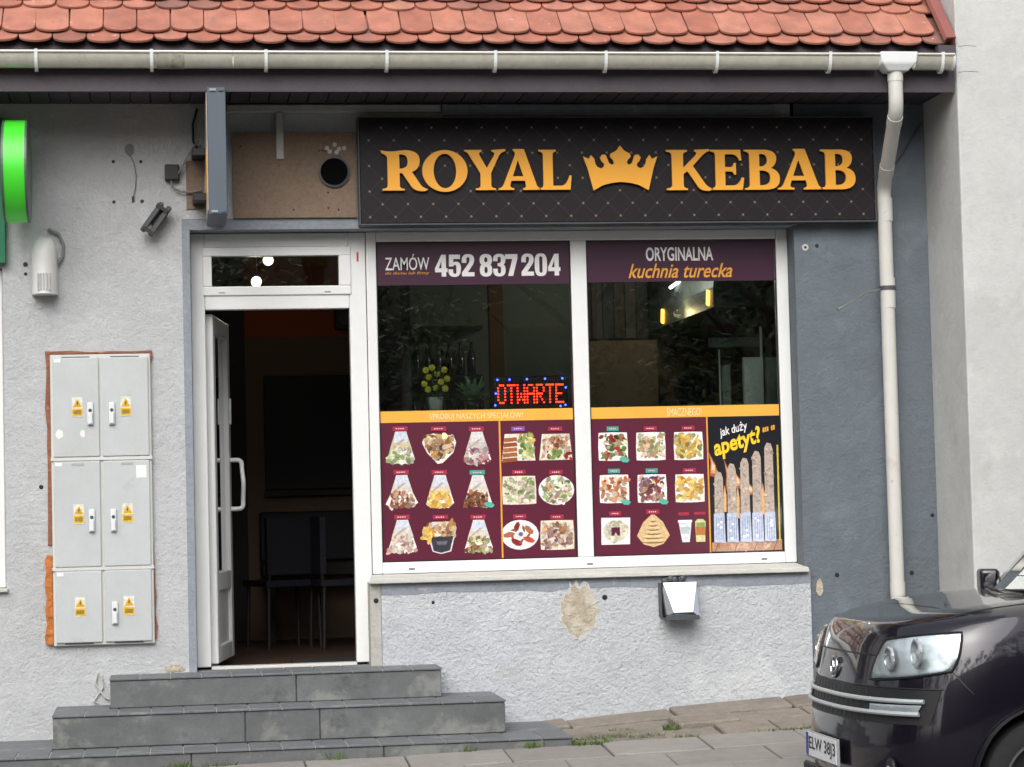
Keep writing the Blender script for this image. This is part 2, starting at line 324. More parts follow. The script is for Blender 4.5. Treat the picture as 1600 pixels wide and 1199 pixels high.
# slabs, each a piece of the pavement
for row in range(3):
    y1 = -.985-row*.385; y0 = y1-.377
    x = -3.2+(row % 2)*.27
    while x < 6.4:
        w = .535; d = .5
        a = x+.004; b_ = x+w-.004
        dz = rnd.uniform(-.004,.004); tl = rnd.uniform(-.004,.004)
        m = MB(); top = [(a,y0,zpave(a,y0)+dz-tl),(b_,y0,zpave(b_,y0)+dz+tl),(b_,y1,zpave(b_,y1)+dz+tl),(a,y1,zpave(a,y1)+dz-tl)]
        m.raw([(p[0],p[1],p[2]-.05) for p in top]+top, [(3,2,1,0),(4,5,6,7),(0,1,5,4),(1,2,6,5),(2,3,7,6),(3,0,4,7)])
        m.build('paving_slab', SLABM, pave, bevel=.006); x += w
# raised strip of broken stone and concrete along the wall
RUBBLE = mat('worn_stone_concrete', '#7d756c', .9, var=((4,.14),(20,.12),(90,.1)), bump=((22,.016),(70,.006)), rand=.12, stains=((7,.6,'#6a6156',.6),(13,.66,'#a0968a',.5)))
rr = random.Random(3)
def zwall(x): return -.425 if x < 1.9 else min(-.26, -.392+.064*(x-2.1))
def zs(x, t):    # t 0 at wall, 1 at the slabs
    return zwall(x)*(1-t)+(zpave(x,-.98)-.008)*t
rows_ = [(-.0,-.30),(-.305,-.60),(-.605,-.975)]
for ri, (ya, yb) in enumerate(rows_):
    x = [2.03,1.72,2.02][ri] if ri else 1.72
    if ri == 1: x = 2.02
    while x < 4.35:
        w = rr.uniform(.28,.75) if ri < 2 else rr.uniform(.2,.55)
        b_ = min(x+w, 4.38)
        pts = []
        N_ = 4
        for k in range(N_+1): pts.append((x+.006+(b_-x-.012)*k/N_+ (rr.uniform(-.012,.012) if 0<k<N_ else 0), yb+rr.uniform(.004,.022)))
        for k in range(N_, -1, -1): pts.append((x+.006+(b_-x-.012)*k/N_+ (rr.uniform(-.012,.012) if 0<k<N_ else 0), ya-rr.uniform(.004,.02)))
        dz = rr.uniform(-.012,.012)
        top = [(p[0],p[1],zs(p[0],-p[1]/.98)+dz+rr.uniform(-.004,.004)) for p in pts]; k = len(top)
        m = MB(); m.raw(top+[(p[0],p[1],p[2]-.08) for p in top], [tuple(range(k))]+[(i,i+k,(i+1)%k+k,(i+1)%k) for i in range(k)])
        m.build('rubble_stone', RUBBLE, pave, bevel=.008); x = b_
# soil under the strip
m = MB(); m.raw([(x_, y_, zs(x_, -y_/.98)-.03) for y_ in (.02,-.98) for x_ in (1.6,2.6,3.6,4.4)], [(1,0,4,5),(2,1,5,6),(3,2,6,7)]); m.build('soil_bed', BED, pave)
# grass tufts
GRASS = mat('grass_blade', '#4e6630', .7, var=((9,.3),(60,.3)))
gm = MB()
def tuft(cx, cy, n, rx, ry, h):
    for _ in range(n):
        a = rr.uniform(0, 6.28); q = math.sqrt(rr.random()); x = cx+math.cos(a)*q*rx; y = cy+math.sin(a)*q*ry
        z = (zs(x, -y/.98) if y > -.98 and x > 1.99 else zpave(x, y))-.02
        hh = h*rr.uniform(.4,1); dx, dy = rr.uniform(-.03,.03), rr.uniform(-.03,.03); w = rr.uniform(.0025,.006); th = rr.uniform(0, 3.14)
        c_, s_ = math.cos(th)*w, math.sin(th)*w
        gm.face([(x-c_,y-s_,z),(x+c_,y+s_,z),(x+dx*.5+c_*.7,y+dy*.5+s_*.7,z+hh*.65),(x+dx,y+dy,z+hh),(x+dx*.5-c_*.7,y+dy*.5-s_*.7,z+hh*.65)])
for a in ((2.20,-.82,500,.16,.07,.05),(2.36,-.70,260,.10,.05,.04),(2.10,-.98,300,.12,.04,.05),(2.42,-.88,160,.10,.05,.05),(2.62,-.62,90,.05,.04,.05),(2.62,-.98,70,.08,.02,.05),(3.18,-.99,180,.2,.02,.04),(3.4,-.97,120,.14,.02,.05),(2.33,-.6,120,.07,.05,.04),
          (-.10,-1.0,22,.05,.012,.07),(.72,-1.0,16,.05,.012,.07),(1.42,-1.0,25,.04,.012,.06),(1.78,-1.0,40,.05,.012,.07),(2.02,-.95,160,.05,.08,.05),(-.14,-1.0,30,.06,.01,.06),(.1,-1.0,30,.1,.01,.05)):
    tuft(*a)
stuff(tag(gm.build('grass', GRASS), 'green grass tufts growing from cracks along the pavement', 'grass'))

# ------------------------------------------------------------------ the shop building
shop = thing('shop_building', (1.5,.3,-.7), 'low grey rendered shop building with red tiled roof and dark eaves', 'building')
def wallbox(*a, m=PLASTER, name='wall'):
    return MB().box(*a).build(name, m, shop)
wallbox(-8,-2.30,0,.3,-.75,3.23)
wallbox(-2.30,-1.06,0,.3,-.75,.46)
wallbox(-2.30,-1.06,0,.3,2.28,3.23)
wallbox(-1.06,-.045,0,.3,-.75,3.23)
wallbox(-.045,3.60,0,.3,2.552,3.23, name='lintel_wall')
wallbox(-.045,3.60,-.002,.30,2.49,2.55, m=SLATE_EDGE, name='lintel_edge')
wallbox(-.045,0,-.002,.30,-.05,2.489, m=SLATE_EDGE, name='door_reveal')
wallbox(3.581,4.41,0,.3,-.75,3.23, m=SLATE, name='painted_wall')
apr = wallbox(1.06,3.612,-.016,.29,-.75,.395, m=ROUGHCAST, name='apron_wall')
wallbox(1.06,3.614,-.013,.28,.396,.435, m=SLATE_EDGE, name='apron_band'); MB().prism([(1.06,.396),(1.06,.362)]+[(1.2+.12*k,.362+rnd.uniform(-.012,.010)) for k in range(20)]+[(3.613,.360),(3.613,.396)], 'Y', -.0185, -.010).build('painted_band', SLATE_EDGE, shop)
wallbox(.995,1.058,-.006,.28,-.75,.435, m=CEMENT, name='cement_edge')
sill = MB(); sill.raw([(.985,-.05,.428),(3.60,-.05,.424),(3.575,.16,.436),(1.02,.16,.436),(.99,-.046,.458),(3.596,-.046,.452),(3.575,.16,.476),(1.02,.16,.476)],
    [(3,2,1,0),(4,5,6,7),(0,1,5,4),(1,2,6,5),(2,3,7,6),(3,0,4,7)]); sill.build('window_sill', SILLM, shop, bevel=.007, seg=2)
# rough details of the wall: patches and plugs with their own edges
def blob(cx, cz, rx, rz, seed, n=22, j=.25):
    q = random.Random(seed); return [(cx+rx*math.cos(2*math.pi*k/n)*(1+q.uniform(-j,j)*.6), cz+rz*math.sin(2*math.pi*k/n)*(1+q.uniform(-j,j)*.6)) for k in range(n)]
BEIGE = mat('bare_beige_mortar', '#b0a593', .95, var=((9,.14),(30,.12),(80,.12)), bump=((30,.012),(90,.006)), stains=((9,.52,'#c3bfb6',.8),(16,.6,'#9a8f7e',.7)))
RIMP = mat('flaking_paint_rim', '#bdbcb8', .95, var=((20,.1),), bump=((40,.01),)); MB().prism(blob(2.218,.235,.118,.168,12,44,.30), 'Y', -.0198, .0).build('flaking_rim', RIMP, shop)
MB().prism(blob(2.218,.24,.10,.145,2,40,.30), 'Y', -.0218, .0).build('repair_patch', BEIGE, shop)
MB().prism(blob(3.67,.33,.022,.05,4,14), 'Y', -.006, .02).build('repair_patch', BEIGE, shop)
for (x, z, rx, rz, sd_) in ((-.13,-.02,.06,.02,8),(-.40,-.21,.06,.018,10)):
    MB().prism(blob(x, z, rx, rz, sd_), 'Y', -.019 if x > 1 else -.004, .02).build('bare_mortar', BEIGE, shop)
for (x, z, r, yy) in ((-.427,2.888,.010,0),(-.271,2.887,.010,0),(-.427,2.655,.010,0),(-.267,2.658,.011,0),(-.93,2.30,.014,0),(-.93,2.245,.010,0),(1.36,.31,.010,-.016),(2.37,.31,.016,-.016),(1.03,.33,.015,-.006),(3.72,2.368,.012,0),(3.78,.40,.014,0),(4.24,.40,.014,0),(4.38,.74,.012,0),(-.86,1.03,.013,0)):
    MB().lathe([(r*.5,-.003),(r,-.002),(r,.004)], (x,yy,z), 'Y', 10).build('drill_hole', BLACK, shop)
MB().lathe([(.020,-.004),(.020,.004)], (3.648,0,2.358), 'Y', 16).build('wall_plug', SILLM, shop)
MB().lathe([(.008,-.006),(.008,.004)], (3.648,0,2.358), 'Y', 10).build('drill_hole', BLACK, shop)
MB().prism(blob(-.335,2.955,.026,.035,5,12), 'Y', -.003, .004).build('smear', CABLE, shop)
MB().tube([(-.335,-.006,2.93),(-.31,-.006,2.88),(-.298,-.006,2.80),(-.305,-.006,2.73),(-.318,-.006,2.68)], .0035, 6).build('loose_wire', CABLE, shop)
MB().box(-.325,-.312,-.012,.0,2.655,2.685).build('wire_end', BLACK, shop)
tw = MB(); tw.tube([(-.56,-.012,-.03),(-.575,-.012,-.09),(-.52,-.012,-.17),(-.50,-.012,-.18)], .006, 6); tw.tube([(-.54,-.012,-.04),(-.53,-.012,-.11),(-.585,-.012,-.19),(-.56,-.012,-.20)], .005, 6)
tw.build('stub_cable', SILLM, shop)
# bare panel over the door with a round vent
MB().box(.252,.965,-.022,-.001,2.555,3.052).build('bare_board', OSB, shop)
v = MB(); v.lathe([(.092,.0),(.092,-.014),(.080,-.016),(.078,-.004)], (.838,-.022,2.82), 'Y', 28, cap=False); vent = v.build('round_vent', DARKG, shop, smooth=True)
MB().lathe([(.078,-.0035),(.078,.0)], (.838,-.024,2.82), 'Y', 28).build('vent_mesh', mat('vent_black','#070708',.9,spec=.1), vent)
for (x, z) in ((.80,2.96),(.845,2.98),(.87,2.955),(.855,2.935),(.815,2.94),(.90,2.96)):
    MB().lathe([(.013,-.004),(.013,.002)], (x,-.023,z), 'Y', 10).build('filler_dab', SILLM, shop)
for (x, z) in ((.755,2.945),(.775,2.945),(.79,2.94),(.30,2.97),(.60,2.60),(.80,2.61),(.86,2.60),(.80,2.70)):
    MB().lathe([(.006,-.003),(.006,.002)], (x,-.023,z), 'Y', 8).build('screw', BLACK, shop)
MB().box(.225,1.468,-.035,-.002,3.17,3.212).build('white_trim', SILLM, shop, bevel=.003)
MB().box(.506,.548,-.040,-.004,2.895,3.168).build('white_trim', SILLM, shop, bevel=.003)
MB().box(1.48,3.475,-.030,-.002,3.146,3.214).build('grey_trim', SLATE_EDGE, shop, bevel=.003)
# eaves
MB().box(-8,4.405,-.585,-.56,3.19,3.42).build('fascia', FASCIA, shop)
x = -2.45
while x < 4.40:
    b_ = min(x+.112, 4.404); MB().box(x+.0035,b_-.0035,-.556,.0,3.222,3.24).build('soffit_board', SOFFIT, shop); x += .112
MB().box(-8,-2.455,-.556,.0,3.222,3.24).build('soffit_panel', SOFFIT, shop)
MB().box(-8,4.404,-.556,.30,3.245,3.25).build('soffit_backing', BLACK, shop)
# roof
TH = R_(45); ey, ez = -.60, 3.462
up_s = Vector((0, math.cos(TH), math.sin(TH))); nr_s = Vector((0, -math.sin(TH), math.cos(TH)))
def rp(x, a, b_): return Vector((x, ey, ez))+up_s*a+nr_s*b_
rf = MB(); rf.raw([rp(-8,-.0,-.10), rp(4.41,-.0,-.10), rp(4.41,3.4,-.10), rp(-8,3.4,-.10), rp(-8,-.0,-.055), rp(4.41,-.0,-.055), rp(4.41,3.4,-.055), rp(-8,3.4,-.055)],
    [(3,2,1,0),(4,5,6,7),(0,1,5,4),(1,2,6,5),(2,3,7,6),(3,0,4,7)]); roof = rf.build('roof', FASCIA, shop)
m_, t_, b0, N, L = nodes('clay_tile')
oi = N('ShaderNodeObjectInfo'); cr = N('ShaderNodeValToRGB'); el = cr.color_ramp.elements
el[0].position = 0; el[0].color = lin('#985c4b'); el[1].position = 1; el[1].color = lin('#9a5a48')
for p_, c_ in ((.12,'#9f6655'),(.3,'#a86e5b'),(.5,'#9a6050'),(.68,'#a97462'),(.85,'#a06857'),(.93,'#825c53')):
    e = el.new(p_); e.color = lin(c_)
L(oi.outputs['Random'], cr.inputs[0])
geo = N('ShaderNodeNewGeometry'); n1 = N('ShaderNodeTexNoise'); n1.inputs['Scale'].default_value = 9; n1.inputs['Detail'].default_value = 6; L(geo.outputs['Position'], n1.inputs['Vector'])
mr = N('ShaderNodeMapRange'); mr.inputs['From Min'].default_value = .3; mr.inputs['From Max'].default_value = .7; mr.inputs['To Min'].default_value = .76; mr.inputs['To Max'].default_value = 1.16; L(n1.outputs['Fac'], mr.inputs['Value'])
vm = N('ShaderNodeVectorMath'); vm.operation = 'SCALE'; L(cr.outputs[0], vm.inputs[0]); L(mr.outputs[0], vm.inputs['Scale'])
n2 = N('ShaderNodeTexNoise'); n2.inputs['Scale'].default_value = 5; n2.inputs['Detail'].default_value = 8; n2.inputs['Roughness'].default_value = .75
mp_ = N('ShaderNodeMapping'); mp_.inputs['Scale'].default_value = (2.2,.55,.55); L(geo.outputs['Position'], mp_.inputs['Vector']); L(mp_.outputs[0], n2.inputs['Vector'])
m2 = N('ShaderNodeMapRange'); m2.inputs['From Min'].default_value = .55; m2.inputs['From Max'].default_value = .68; m2.inputs['To Max'].default_value = .7; L(n2.outputs['Fac'], m2.inputs['Value'])
mx = N('ShaderNodeMix'); mx.data_type = 'RGBA'; L(m2.outputs[0], mx.inputs['Factor']); L(vm.outputs[0], mx.inputs['A']); mx.inputs['B'].default_value = lin('#77605a')
n3 = N('ShaderNodeTexNoise'); n3.inputs['Scale'].default_value = 26; n3.inputs['Detail'].default_value = 5; L(geo.outputs['Position'], n3.inputs['Vector'])
m4 = N('ShaderNodeMapRange'); m4.inputs['From Min'].default_value = .68; m4.inputs['From Max'].default_value = .74; m4.inputs['To Max'].default_value = .55; L(n3.outputs['Fac'], m4.inputs['Value'])
mx2 = N('ShaderNodeMix'); mx2.data_type = 'RGBA'; L(m4.outputs[0], mx2.inputs['Factor']); L(mx.outputs['Result'], mx2.inputs['A']); mx2.inputs['B'].default_value = lin('#cdb3a6')
L(mx2.outputs['Result'], b0.inputs['Base Color']); b0.inputs['Roughness'].default_value = .75
bp = N('ShaderNodeBump'); bp.inputs['Distance'].default_value = .003; L(n1.outputs['Fac'], bp.inputs['Height']); L(bp.outputs[0], b0.inputs['Normal'])
TILEM = m_
tw_ = .184; hw = tw_/2-.0025
out = [(-hw,.40),(-hw,.062)]+[(-hw*math.cos(math.pi*k/12), .062-.062*math.sin(math.pi*k/12)**.85) for k in range(1,12)]+[(hw,.062),(hw,.40)]
tm = MB(); k = len(out); tm.raw([(p[0],p[1],0) for p in out]+[(p[0],p[1],.015) for p in out], [tuple(range(k)), tuple(range(2*k-1,k-1,-1))]+[(i,i+k,(i+1)%k+k,(i+1)%k) for i in range(k)])
tile_me = tm.mesh('roof_tile', TILEM, bevel=.0022)
tr_ = random.Random(11)
for pair in range(3):
    for lay in range(2):
        x = -2.3+(tw_/2 if lay else 0)+pair*.012
        while x < 4.40-(.02 if lay else .02):
            o = put('roof_tile', tile_me, roof)
            p = rp(x, pair*.335+lay*.078+tr_.gauss(0,.0045), -.004+lay*.0165)
            o.matrix_basis = Matrix.Translation(p) @ Matrix.Rotation(TH-R_(7.5)+R_(tr_.uniform(-.35,.35)), 4, 'X') @ Matrix.Rotation(R_(tr_.gauss(0,.6)), 4, 'Z')
            x += tw_
# verge sheet metal against the neighbouring wall
vf = MB(); a, b_ = -.02, 1.6
prof = [(4.335,.045),(4.345,.068),(4.400,.072),(4.403,-.06),(4.395,-.06),(4.390,.062),(4.350,.058),(4.342,.04)]
vf.raw([rp(x, t, h) for t in (a, b_) for (x, h) in prof], [tuple(range(8)), tuple(range(15,7,-1))]+[(i,i+8,(i+1)%8+8,(i+1)%8) for i in range(8)]); vf.build('verge_flashing', FLASH, roof)
MB().box(4.30,4.404,-.64,-.586,3.395,3.455).build('verge_end', FASCIA, roof)

# ------------------------------------------------------------------ neighbouring white building
nb = thing('neighbour_building', (6.5,1.5,-.7), 'tall whitewashed building standing forward to the right of the downpipe', 'building')
MB().box(4.411,9.5,-.62,6,-.75,8.5).build('wall', NEIGHBOUR, nb, bevel=.012, seg=2)
JOINT = mat('faint_render_joint', '#b7b7b2', .95)
cm = MB(); 
for (z,) in ((3.45,),(3.30,)):
    cm.tube([(4.42+rnd.uniform(0,.02),-.620,z),(4.47,-.620,z+.008),(4.53+rnd.uniform(0,.1),-.620,z+.003)], .0018, 5)
cm.build('render_crack', mat('crack_grey', '#8b8a86', .95), nb)  # thin grey lines for cracks in the render

# ------------------------------------------------------------------ gutter and downpipe
gut = thing('rain_gutter', (1.5,-.65,3.32), 'pale half round rain gutter hanging along the tiled eave', 'gutter')
gc = (-.655, 3.385)
pr = [(gc[0]+.058*math.cos(a_), gc[1]+.080*math.sin(a_)) for a_ in [math.pi+math.pi*k/14 for k in range(15)]]
pr2 = [(gc[0]+.053*math.cos(a_), gc[1]+.075*math.sin(a_)) for a_ in [2*math.pi-math.pi*k/14 for k in range(15)]]
for (x0, x1) in ((-8,.245),(.247,3.925),(4.145,4.372)):
    MB().prism(pr+pr2, 'X', x0, x1).build('trough', ZINC, gut, smooth=50)
    MB().tube([(x0,gc[0]-.060,gc[1]+.002),(x1,gc[0]-.060,gc[1]+.002)], .008, 8).build('gutter_bead', ZINC, gut, smooth=True)
j1 = [(gc[0]+.061*math.cos(a_), gc[1]+.083*math.sin(a_)) for a_ in [math.pi+math.pi*k/14 for k in range(15)]]
MB().prism(j1+pr2, 'X', -.17, -.02).build('joint_sleeve', mat('dirty_gutter_joint', '#9a978a', .6, var=((14,.2),), stains=((10,.5,'#67655b',.7),)), gut, smooth=50)
MB().prism(j1, 'X', 4.365, 4.378).build('end_cap', OUTLET, gut)
for x in (-.819,-.197,.427,1.095,1.704,2.332,2.973,3.634,4.301):
    b1 = MB(); p_ = [(gc[0]+.064*math.cos(a_), gc[1]-.012+.088*math.sin(a_)) for a_ in [math.pi+math.pi*k/12 for k in range(13)]]
    p2_ = [(gc[0]+.060*math.cos(a_), gc[1]-.010+.083*math.sin(a_)) for a_ in [2*math.pi-math.pi*k/12 for k in range(13)]]
    b1.prism([(gc[0]-.070,gc[1]+.014),(gc[0]-.066,gc[1]-.01)]+p_[1:]+p2_[:-1]+[(gc[0]-.060,gc[1]+.014)], 'X', x-.009, x+.009)
    b1.build('bracket', OUTLET, gut)
dp = thing('downpipe', (4.12,-.09,-.3), 'dirty white plastic downpipe with an offset bend beside the white building', 'downpipe')
o_ = MB(); o_.raw([(3.925,-.73,3.40),(4.150,-.73,3.40),(4.150,-.585,3.40),(3.925,-.585,3.40),(3.935,-.725,3.335),(4.140,-.725,3.335),(4.140,-.585,3.335),(3.935,-.585,3.335),(3.975,-.70,3.292),(4.095,-.70,3.292),(4.095,-.60,3.292),(3.975,-.60,3.292)],
    [(0,1,2,3),(4,5,1,0),(5,6,2,1),(6,7,3,2),(7,4,0,3),(8,9,5,4),(9,10,6,5),(10,11,7,6),(11,8,4,7),(11,10,9,8)]); o_.build('outlet', OUTLET, dp, bevel=.006)
def arcpath(pts, rad=.10, n=6):
    pts = [Vector(p) for p in pts]; o = [pts[0]]
    for i in range(1, len(pts)-1):
        a = (pts[i-1]-pts[i]).normalized(); b = (pts[i+1]-pts[i]).normalized()
        s0, s1 = pts[i]+a*rad, pts[i]+b*rad
        for k in range(n+1):
            t = k/n; o.append(s0*(1-t)**2+pts[i]*2*t*(1-t)+s1*t*t)
    o.append(pts[-1]); return o
MB().tube(arcpath([(4.033,-.65,3.30),(4.033,-.65,3.08),(4.118,-.09,2.70),(4.122,-.09,-.6)], .07), .042, 20).build('pipe', PIPEM, dp, smooth=True)
for (p0, p1) in (((4.033,-.65,3.24),(4.033,-.65,3.30)),((4.122,-.09,2.50),(4.122,-.09,2.64)),((4.122,-.09,1.98),(4.122,-.09,2.16)),((4.122,-.09,.27),(4.122,-.09,.35))):
    MB().tube([p0, p1], .0450, 20).build('collar', PIPEM, dp, smooth=40)
d0 = Vector((4.118,-.09,2.70))-Vector((4.033,-.65,3.08)); d0.normalize(); a0 = Vector((4.033,-.65,3.08))
MB().tube([a0+d0*.06, a0+d0*.13], .0450, 20).build('collar', PIPEM, dp, smooth=40)
MB().tube([a0+d0*.48, a0+d0*.56], .0450, 20).build('collar', PIPEM, dp, smooth=40)
for z in (2.10,):
    MB().tube([(4.122,-.09,z-.012),(4.122,-.09,z+.012)], .050, 20).build('clamp', DARKG, dp, smooth=40)
tag(MB().tube([(4.075,-.10,2.093),(3.95,-.20,2.06),(3.80,-.32,1.985),(3.76,-.345,1.965),(3.735,-.35,1.955)], [.006,.006,.006,.008,.008], 8).build('metal_rod', mat('galvanised_rod', '#8e938f', .4, metal=.6), None), 'thin bent metal rod sticking out from the downpipe clamp', 'rod')
tag(MB().tube([(4.385,-.012,3.10),(4.33,-.012,3.02),(4.27,-.012,2.92),(4.20,-.012,2.84),(4.16,-.012,2.80)], .005, 6).build('wall_cable', DARKG, None), 'dark cable running diagonally on the slate wall behind the downpipe', 'cable')
# ------------------------------------------------------------------ steps
st = thing('entrance_steps', (.45,-.3,-.7), 'three dark grey concrete steps with tiled treads leading to the open door', 'steps')
LV = [(-.484,1.366,-.305,-.045,[-.484,.546,1.366]), (-.785,1.68,-.635,-.212,[-.785,.247,.654,1.68]), (-1.13,1.993,-.98,-.395,[-1.13,-.05,.971,1.993])]
for i, (x0, x1, yf, zt, js) in enumerate(LV):
    yb = .14 if i == 0 else -.004
    c = MB()
    if i == 0:
        c.box(x0+.02,x1-.02,yf+.03,-.004,-.74,zt-.014); c.box(.004,.992,-.0035,.30,-.74,zt-.014)
    else: c.box(x0+.02,x1-.02,yf+.03,yb,-.74,zt-.014)
    c.build('step_core', GROUT, st); MB().box(x0-.002,x1+.002,yf-.004,yf+.29,zt-.013,zt-.0035).build('grout_bed', GROUT, st)
    zb = LV[i+1][3] if i < 2 else -.74
    for a, b_ in zip(js, js[1:]):
        MB().box(a+.002,b_-.002,yf,yf+.028,zb+.001,zt-.015).build('riser_slab', STEPM, st, bevel=.004)
    for sx in (0, 1):
        xa, xb = (x0,x0+.018) if sx == 0 else (x1-.018,x1)
        MB().box(xa,xb,yf+.030,yb-.0,zb+.001,zt-.015).build('side_slab', STEPM, st, bevel=.003)
    # treads
    dep = .30 if i == 0 else .335
    x = x0-.006; n_ = round((x1-x0)/.171); w = (x1-x0+.012)/n_
    for k in range(n_):
        MB().box(x+k*w+.003,x+(k+1)*w-.003,yf-.008,(yf+dep if i else -.006),zt-.014,zt).build('tread_tile', TREADM, st, bevel=.003)
    if i == 0:
        for k in range(6):
            a = .004+k*.165; MB().box(a+.002,a+.161,-.003,.146,zt-.014,zt+.002).build('tread_tile', TREADM, st, bevel=.002)
    else:
        px0, px1 = LV[i-1][0], LV[i-1][1]
        for (a, b_) in ((x0-.006,px0-.003),(px1+.003,x1+.006)):
            for k in range(2 if i == 1 else 4):
                y0_ = yf+dep+.004+k*((-.006-yf-dep)/(2 if i == 1 else 4)); y1_ = yf+dep+(k+1)*((-.006-yf-dep)/(2 if i == 1 else 4))
                MB().box(a,b_,y0_,y1_,zt-.014,zt-.001).build('tread_tile', TREADM, st, bevel=.003)

# ------------------------------------------------------------------ door
door = thing('shop_door', (.46,.18,-.03), 'white plastic shop door standing open inwards below a narrow transom window', 'door')
F0, F1 = .150, .225
def bar(par, x0, x1, z0, z1, name='frame', y0=F0, y1=F1, m=PVC, bev=.006):
    return MB().box(x0,x1,y0,y1,z0,z1).build(name, m, par, bevel=bev, seg=2)
bar(door, .003,.083,-.03,2.486); bar(door, .925,1.024,-.03,2.486)
bar(door, .084,.924,2.405,2.486); bar(door, .084,.924,2.04,2.128)
bar(door, .072,.936,2.352,2.404,'transom_sash',.138,.215); bar(door, .072,.936,2.122,2.174,'transom_sash',.138,.215)
bar(door, .072,.126,2.1745,2.3515,'transom_sash',.138,.215); bar(door, .866,.936,2.1745,2.3515,'transom_sash',.138,.215)
MB().box(.126,.866,.172,.178,2.174,2.352).build('transom_pane', GLASS, door)
bar(door, .084,.924,-.052,-.028,'threshold',.13,.235, mat('threshold_metal','#c9c8c2',.35), .003)
for x in (.165,.78): MB().box(x,x+.035,.1345,.139,2.135,2.142).build('drain_cover', mat('grey_cap','#9a9b9b',.5), door)
MB().box(.972,.984,.1475,.1505,2.315,2.37).build('red_sticker', mat('red_sticker','#b8443f',.5), door)
# leaf, hinged on the left jamb
leaf = bpy.data.objects.new('door_leaf', None); COL.objects.link(leaf); leaf.parent = door
leaf.matrix_parent_inverse = door.matrix_basis.inverted(); leaf.location = (.092,.235,-.018)
leaf.rotation_euler = (0,0,R_(90-8.3))
def lput(mb, name, m, **k):
    o = mb.build(name, m, None, **k); o.parent = leaf; return o
LW, LH = .80, 2.04
lput(MB().box(0,.10,-.035,.035,0,LH), 'stile', PVCL, bevel=.006); lput(MB().box(LW-.10,LW,-.035,.035,0,LH), 'stile', PVCL, bevel=.006)
for (a, b_) in ((0,.10),(.42,.53),(LH-.10,LH)): lput(MB().box(.1005,LW-.1005,-.034,.034,a,b_), 'rail', PVCL, bevel=.006)
lput(MB().box(.095,LW-.095,-.014,.014,.095,.425), 'panel', PVCL)
lput(MB().box(.095,LW-.095,-.006,.006,.525,LH-.095), 'leaf_pane', GLASS)
for s in (-1, 1):
    yy = s*.035
    lput(MB().tube(arcpath([(LW-.055,yy,.90),(LW-.055,yy+s*.075,.90),(LW-.055,yy+s*.075,.955),(LW-.10,yy+s*.085,1.06),(LW-.055,yy+s*.07,1.15),(LW-.055,yy+s*.07,1.20),(LW-.055,yy,1.20)], .03, 5), .014, 12), 'pull_handle', PVC, smooth=True)
    lput(MB().box(LW-.07,LW-.04,min(yy,yy+s*.012),max(yy,yy+s*.012),1.42,1.58), 'lock_plate', PVC, bevel=.003)
for z in (.25,1.05,1.82): lput(MB().tube([(-.004,.045,z),(-.004,.045,z+.09)], .011, 10), 'hinge', PVC)

# ------------------------------------------------------------------ display window
win = thing('shop_window', (2.3,.18,.47), 'wide two pane white framed shop window covered with printed menu film', 'window')
bar(win, 1.028,1.087,.478,2.488); bar(win, 3.508,3.579,.478,2.488)
bar(win, 1.0875,3.5075,2.430,2.488); bar(win, 1.0875,3.5075,.478,.544); bar(win, 2.249,2.344,.5445,2.4295, 'mullion')
for (a, b_) in ((1.087,2.249),(2.344,3.508)):
    MB().box(a,b_,.172,.178,.544,2.430).build('pane', GLASS, win)
    gk = MB()
    for q in ((a+.0005,a+.006,.163,.171,.5505,2.4235),(b_-.006,b_-.0005,.163,.171,.5505,2.4235),(a+.0005,b_-.0005,.163,.171,2.424,2.4295),(a+.0005,b_-.0005,.163,.171,.5445,.550)): gk.box(*q)
    gk.build('gasket', RUBBERG, win)
for x in (1.24,2.30,3.36): MB().box(x,x+.035,.146,.1505,.500,.507).build('drain_cover', DARKG, win)

YF = .1705
FILMC = dict(plum='#412337', wine='#591f33', yel='#e6ab48', nav='#15151f')
def film(x0, x1, z0, z1, col, name):
    m = printmat_cache(col); return MB().box(x0,x1,YF-.0008,YF+.0004,z0,z1).build(name, m, win)
_pm = {}
def printmat_cache(c):
    if c not in _pm: _pm[c] = mat('film_'+c, FILMC[c], .3, var=((2,.05),), coat=.35)
    return _pm[c]
WHITE = mat('print_white', '#e6e4e2', .4); GOLD = mat('print_gold', '#dd9a35', .4); CREAM = mat('print_cream', '#f3d9a4', .4); YELL = mat('print_yellow', '#ecc52e', .4)
ft = [film(1.094,2.242,2.173,2.423,'plum','banner_film'), film(2.351,3.501,2.179,2.423,'plum','banner_film')]
text_mesh('ZAMÓW', 1.142,1.404,2.262,2.358,YF-.0025,WHITE,'lettering',ft[0],bold=.004)
for q_, ch_ in zip((0,21,42,70,91,110,135.5,156.5,177.5), '452837204'): glyph(ch_, 1.437+q_*.003818, 1.437+(q_+19.5)*.003818, 2.222,2.352,YF-.0025,WHITE,'digit',ft[0],.0006)
text_mesh('do domu lub firmy', 1.142,1.404,2.232,2.254,YF-.0025,GOLD,'lettering',ft[0],shear=.3)
text_mesh('ORYGINALNA', 2.71,3.123,2.302,2.386,YF-.0025,WHITE,'lettering',ft[1],bold=.02)
text_mesh('kuchnia turecka', 2.601,3.238,2.200,2.287,YF-.0025,GOLD,'lettering',ft[1],bold=.012,shear=.35)
fy = [film(1.094,2.242,1.362,1.430,'yel','title_strip'), film(2.351,3.501,1.362,1.430,'yel','title_strip')]
text_mesh('SPRÓBUJ NASZYCH SPECJAŁÓW!', 1.385,1.94,1.368,1.420,YF-.0025,CREAM,'lettering',fy[0])
text_mesh('SMACZNEGO!', 2.811,3.024,1.370,1.418,YF-.0025,CREAM,'lettering',fy[1])
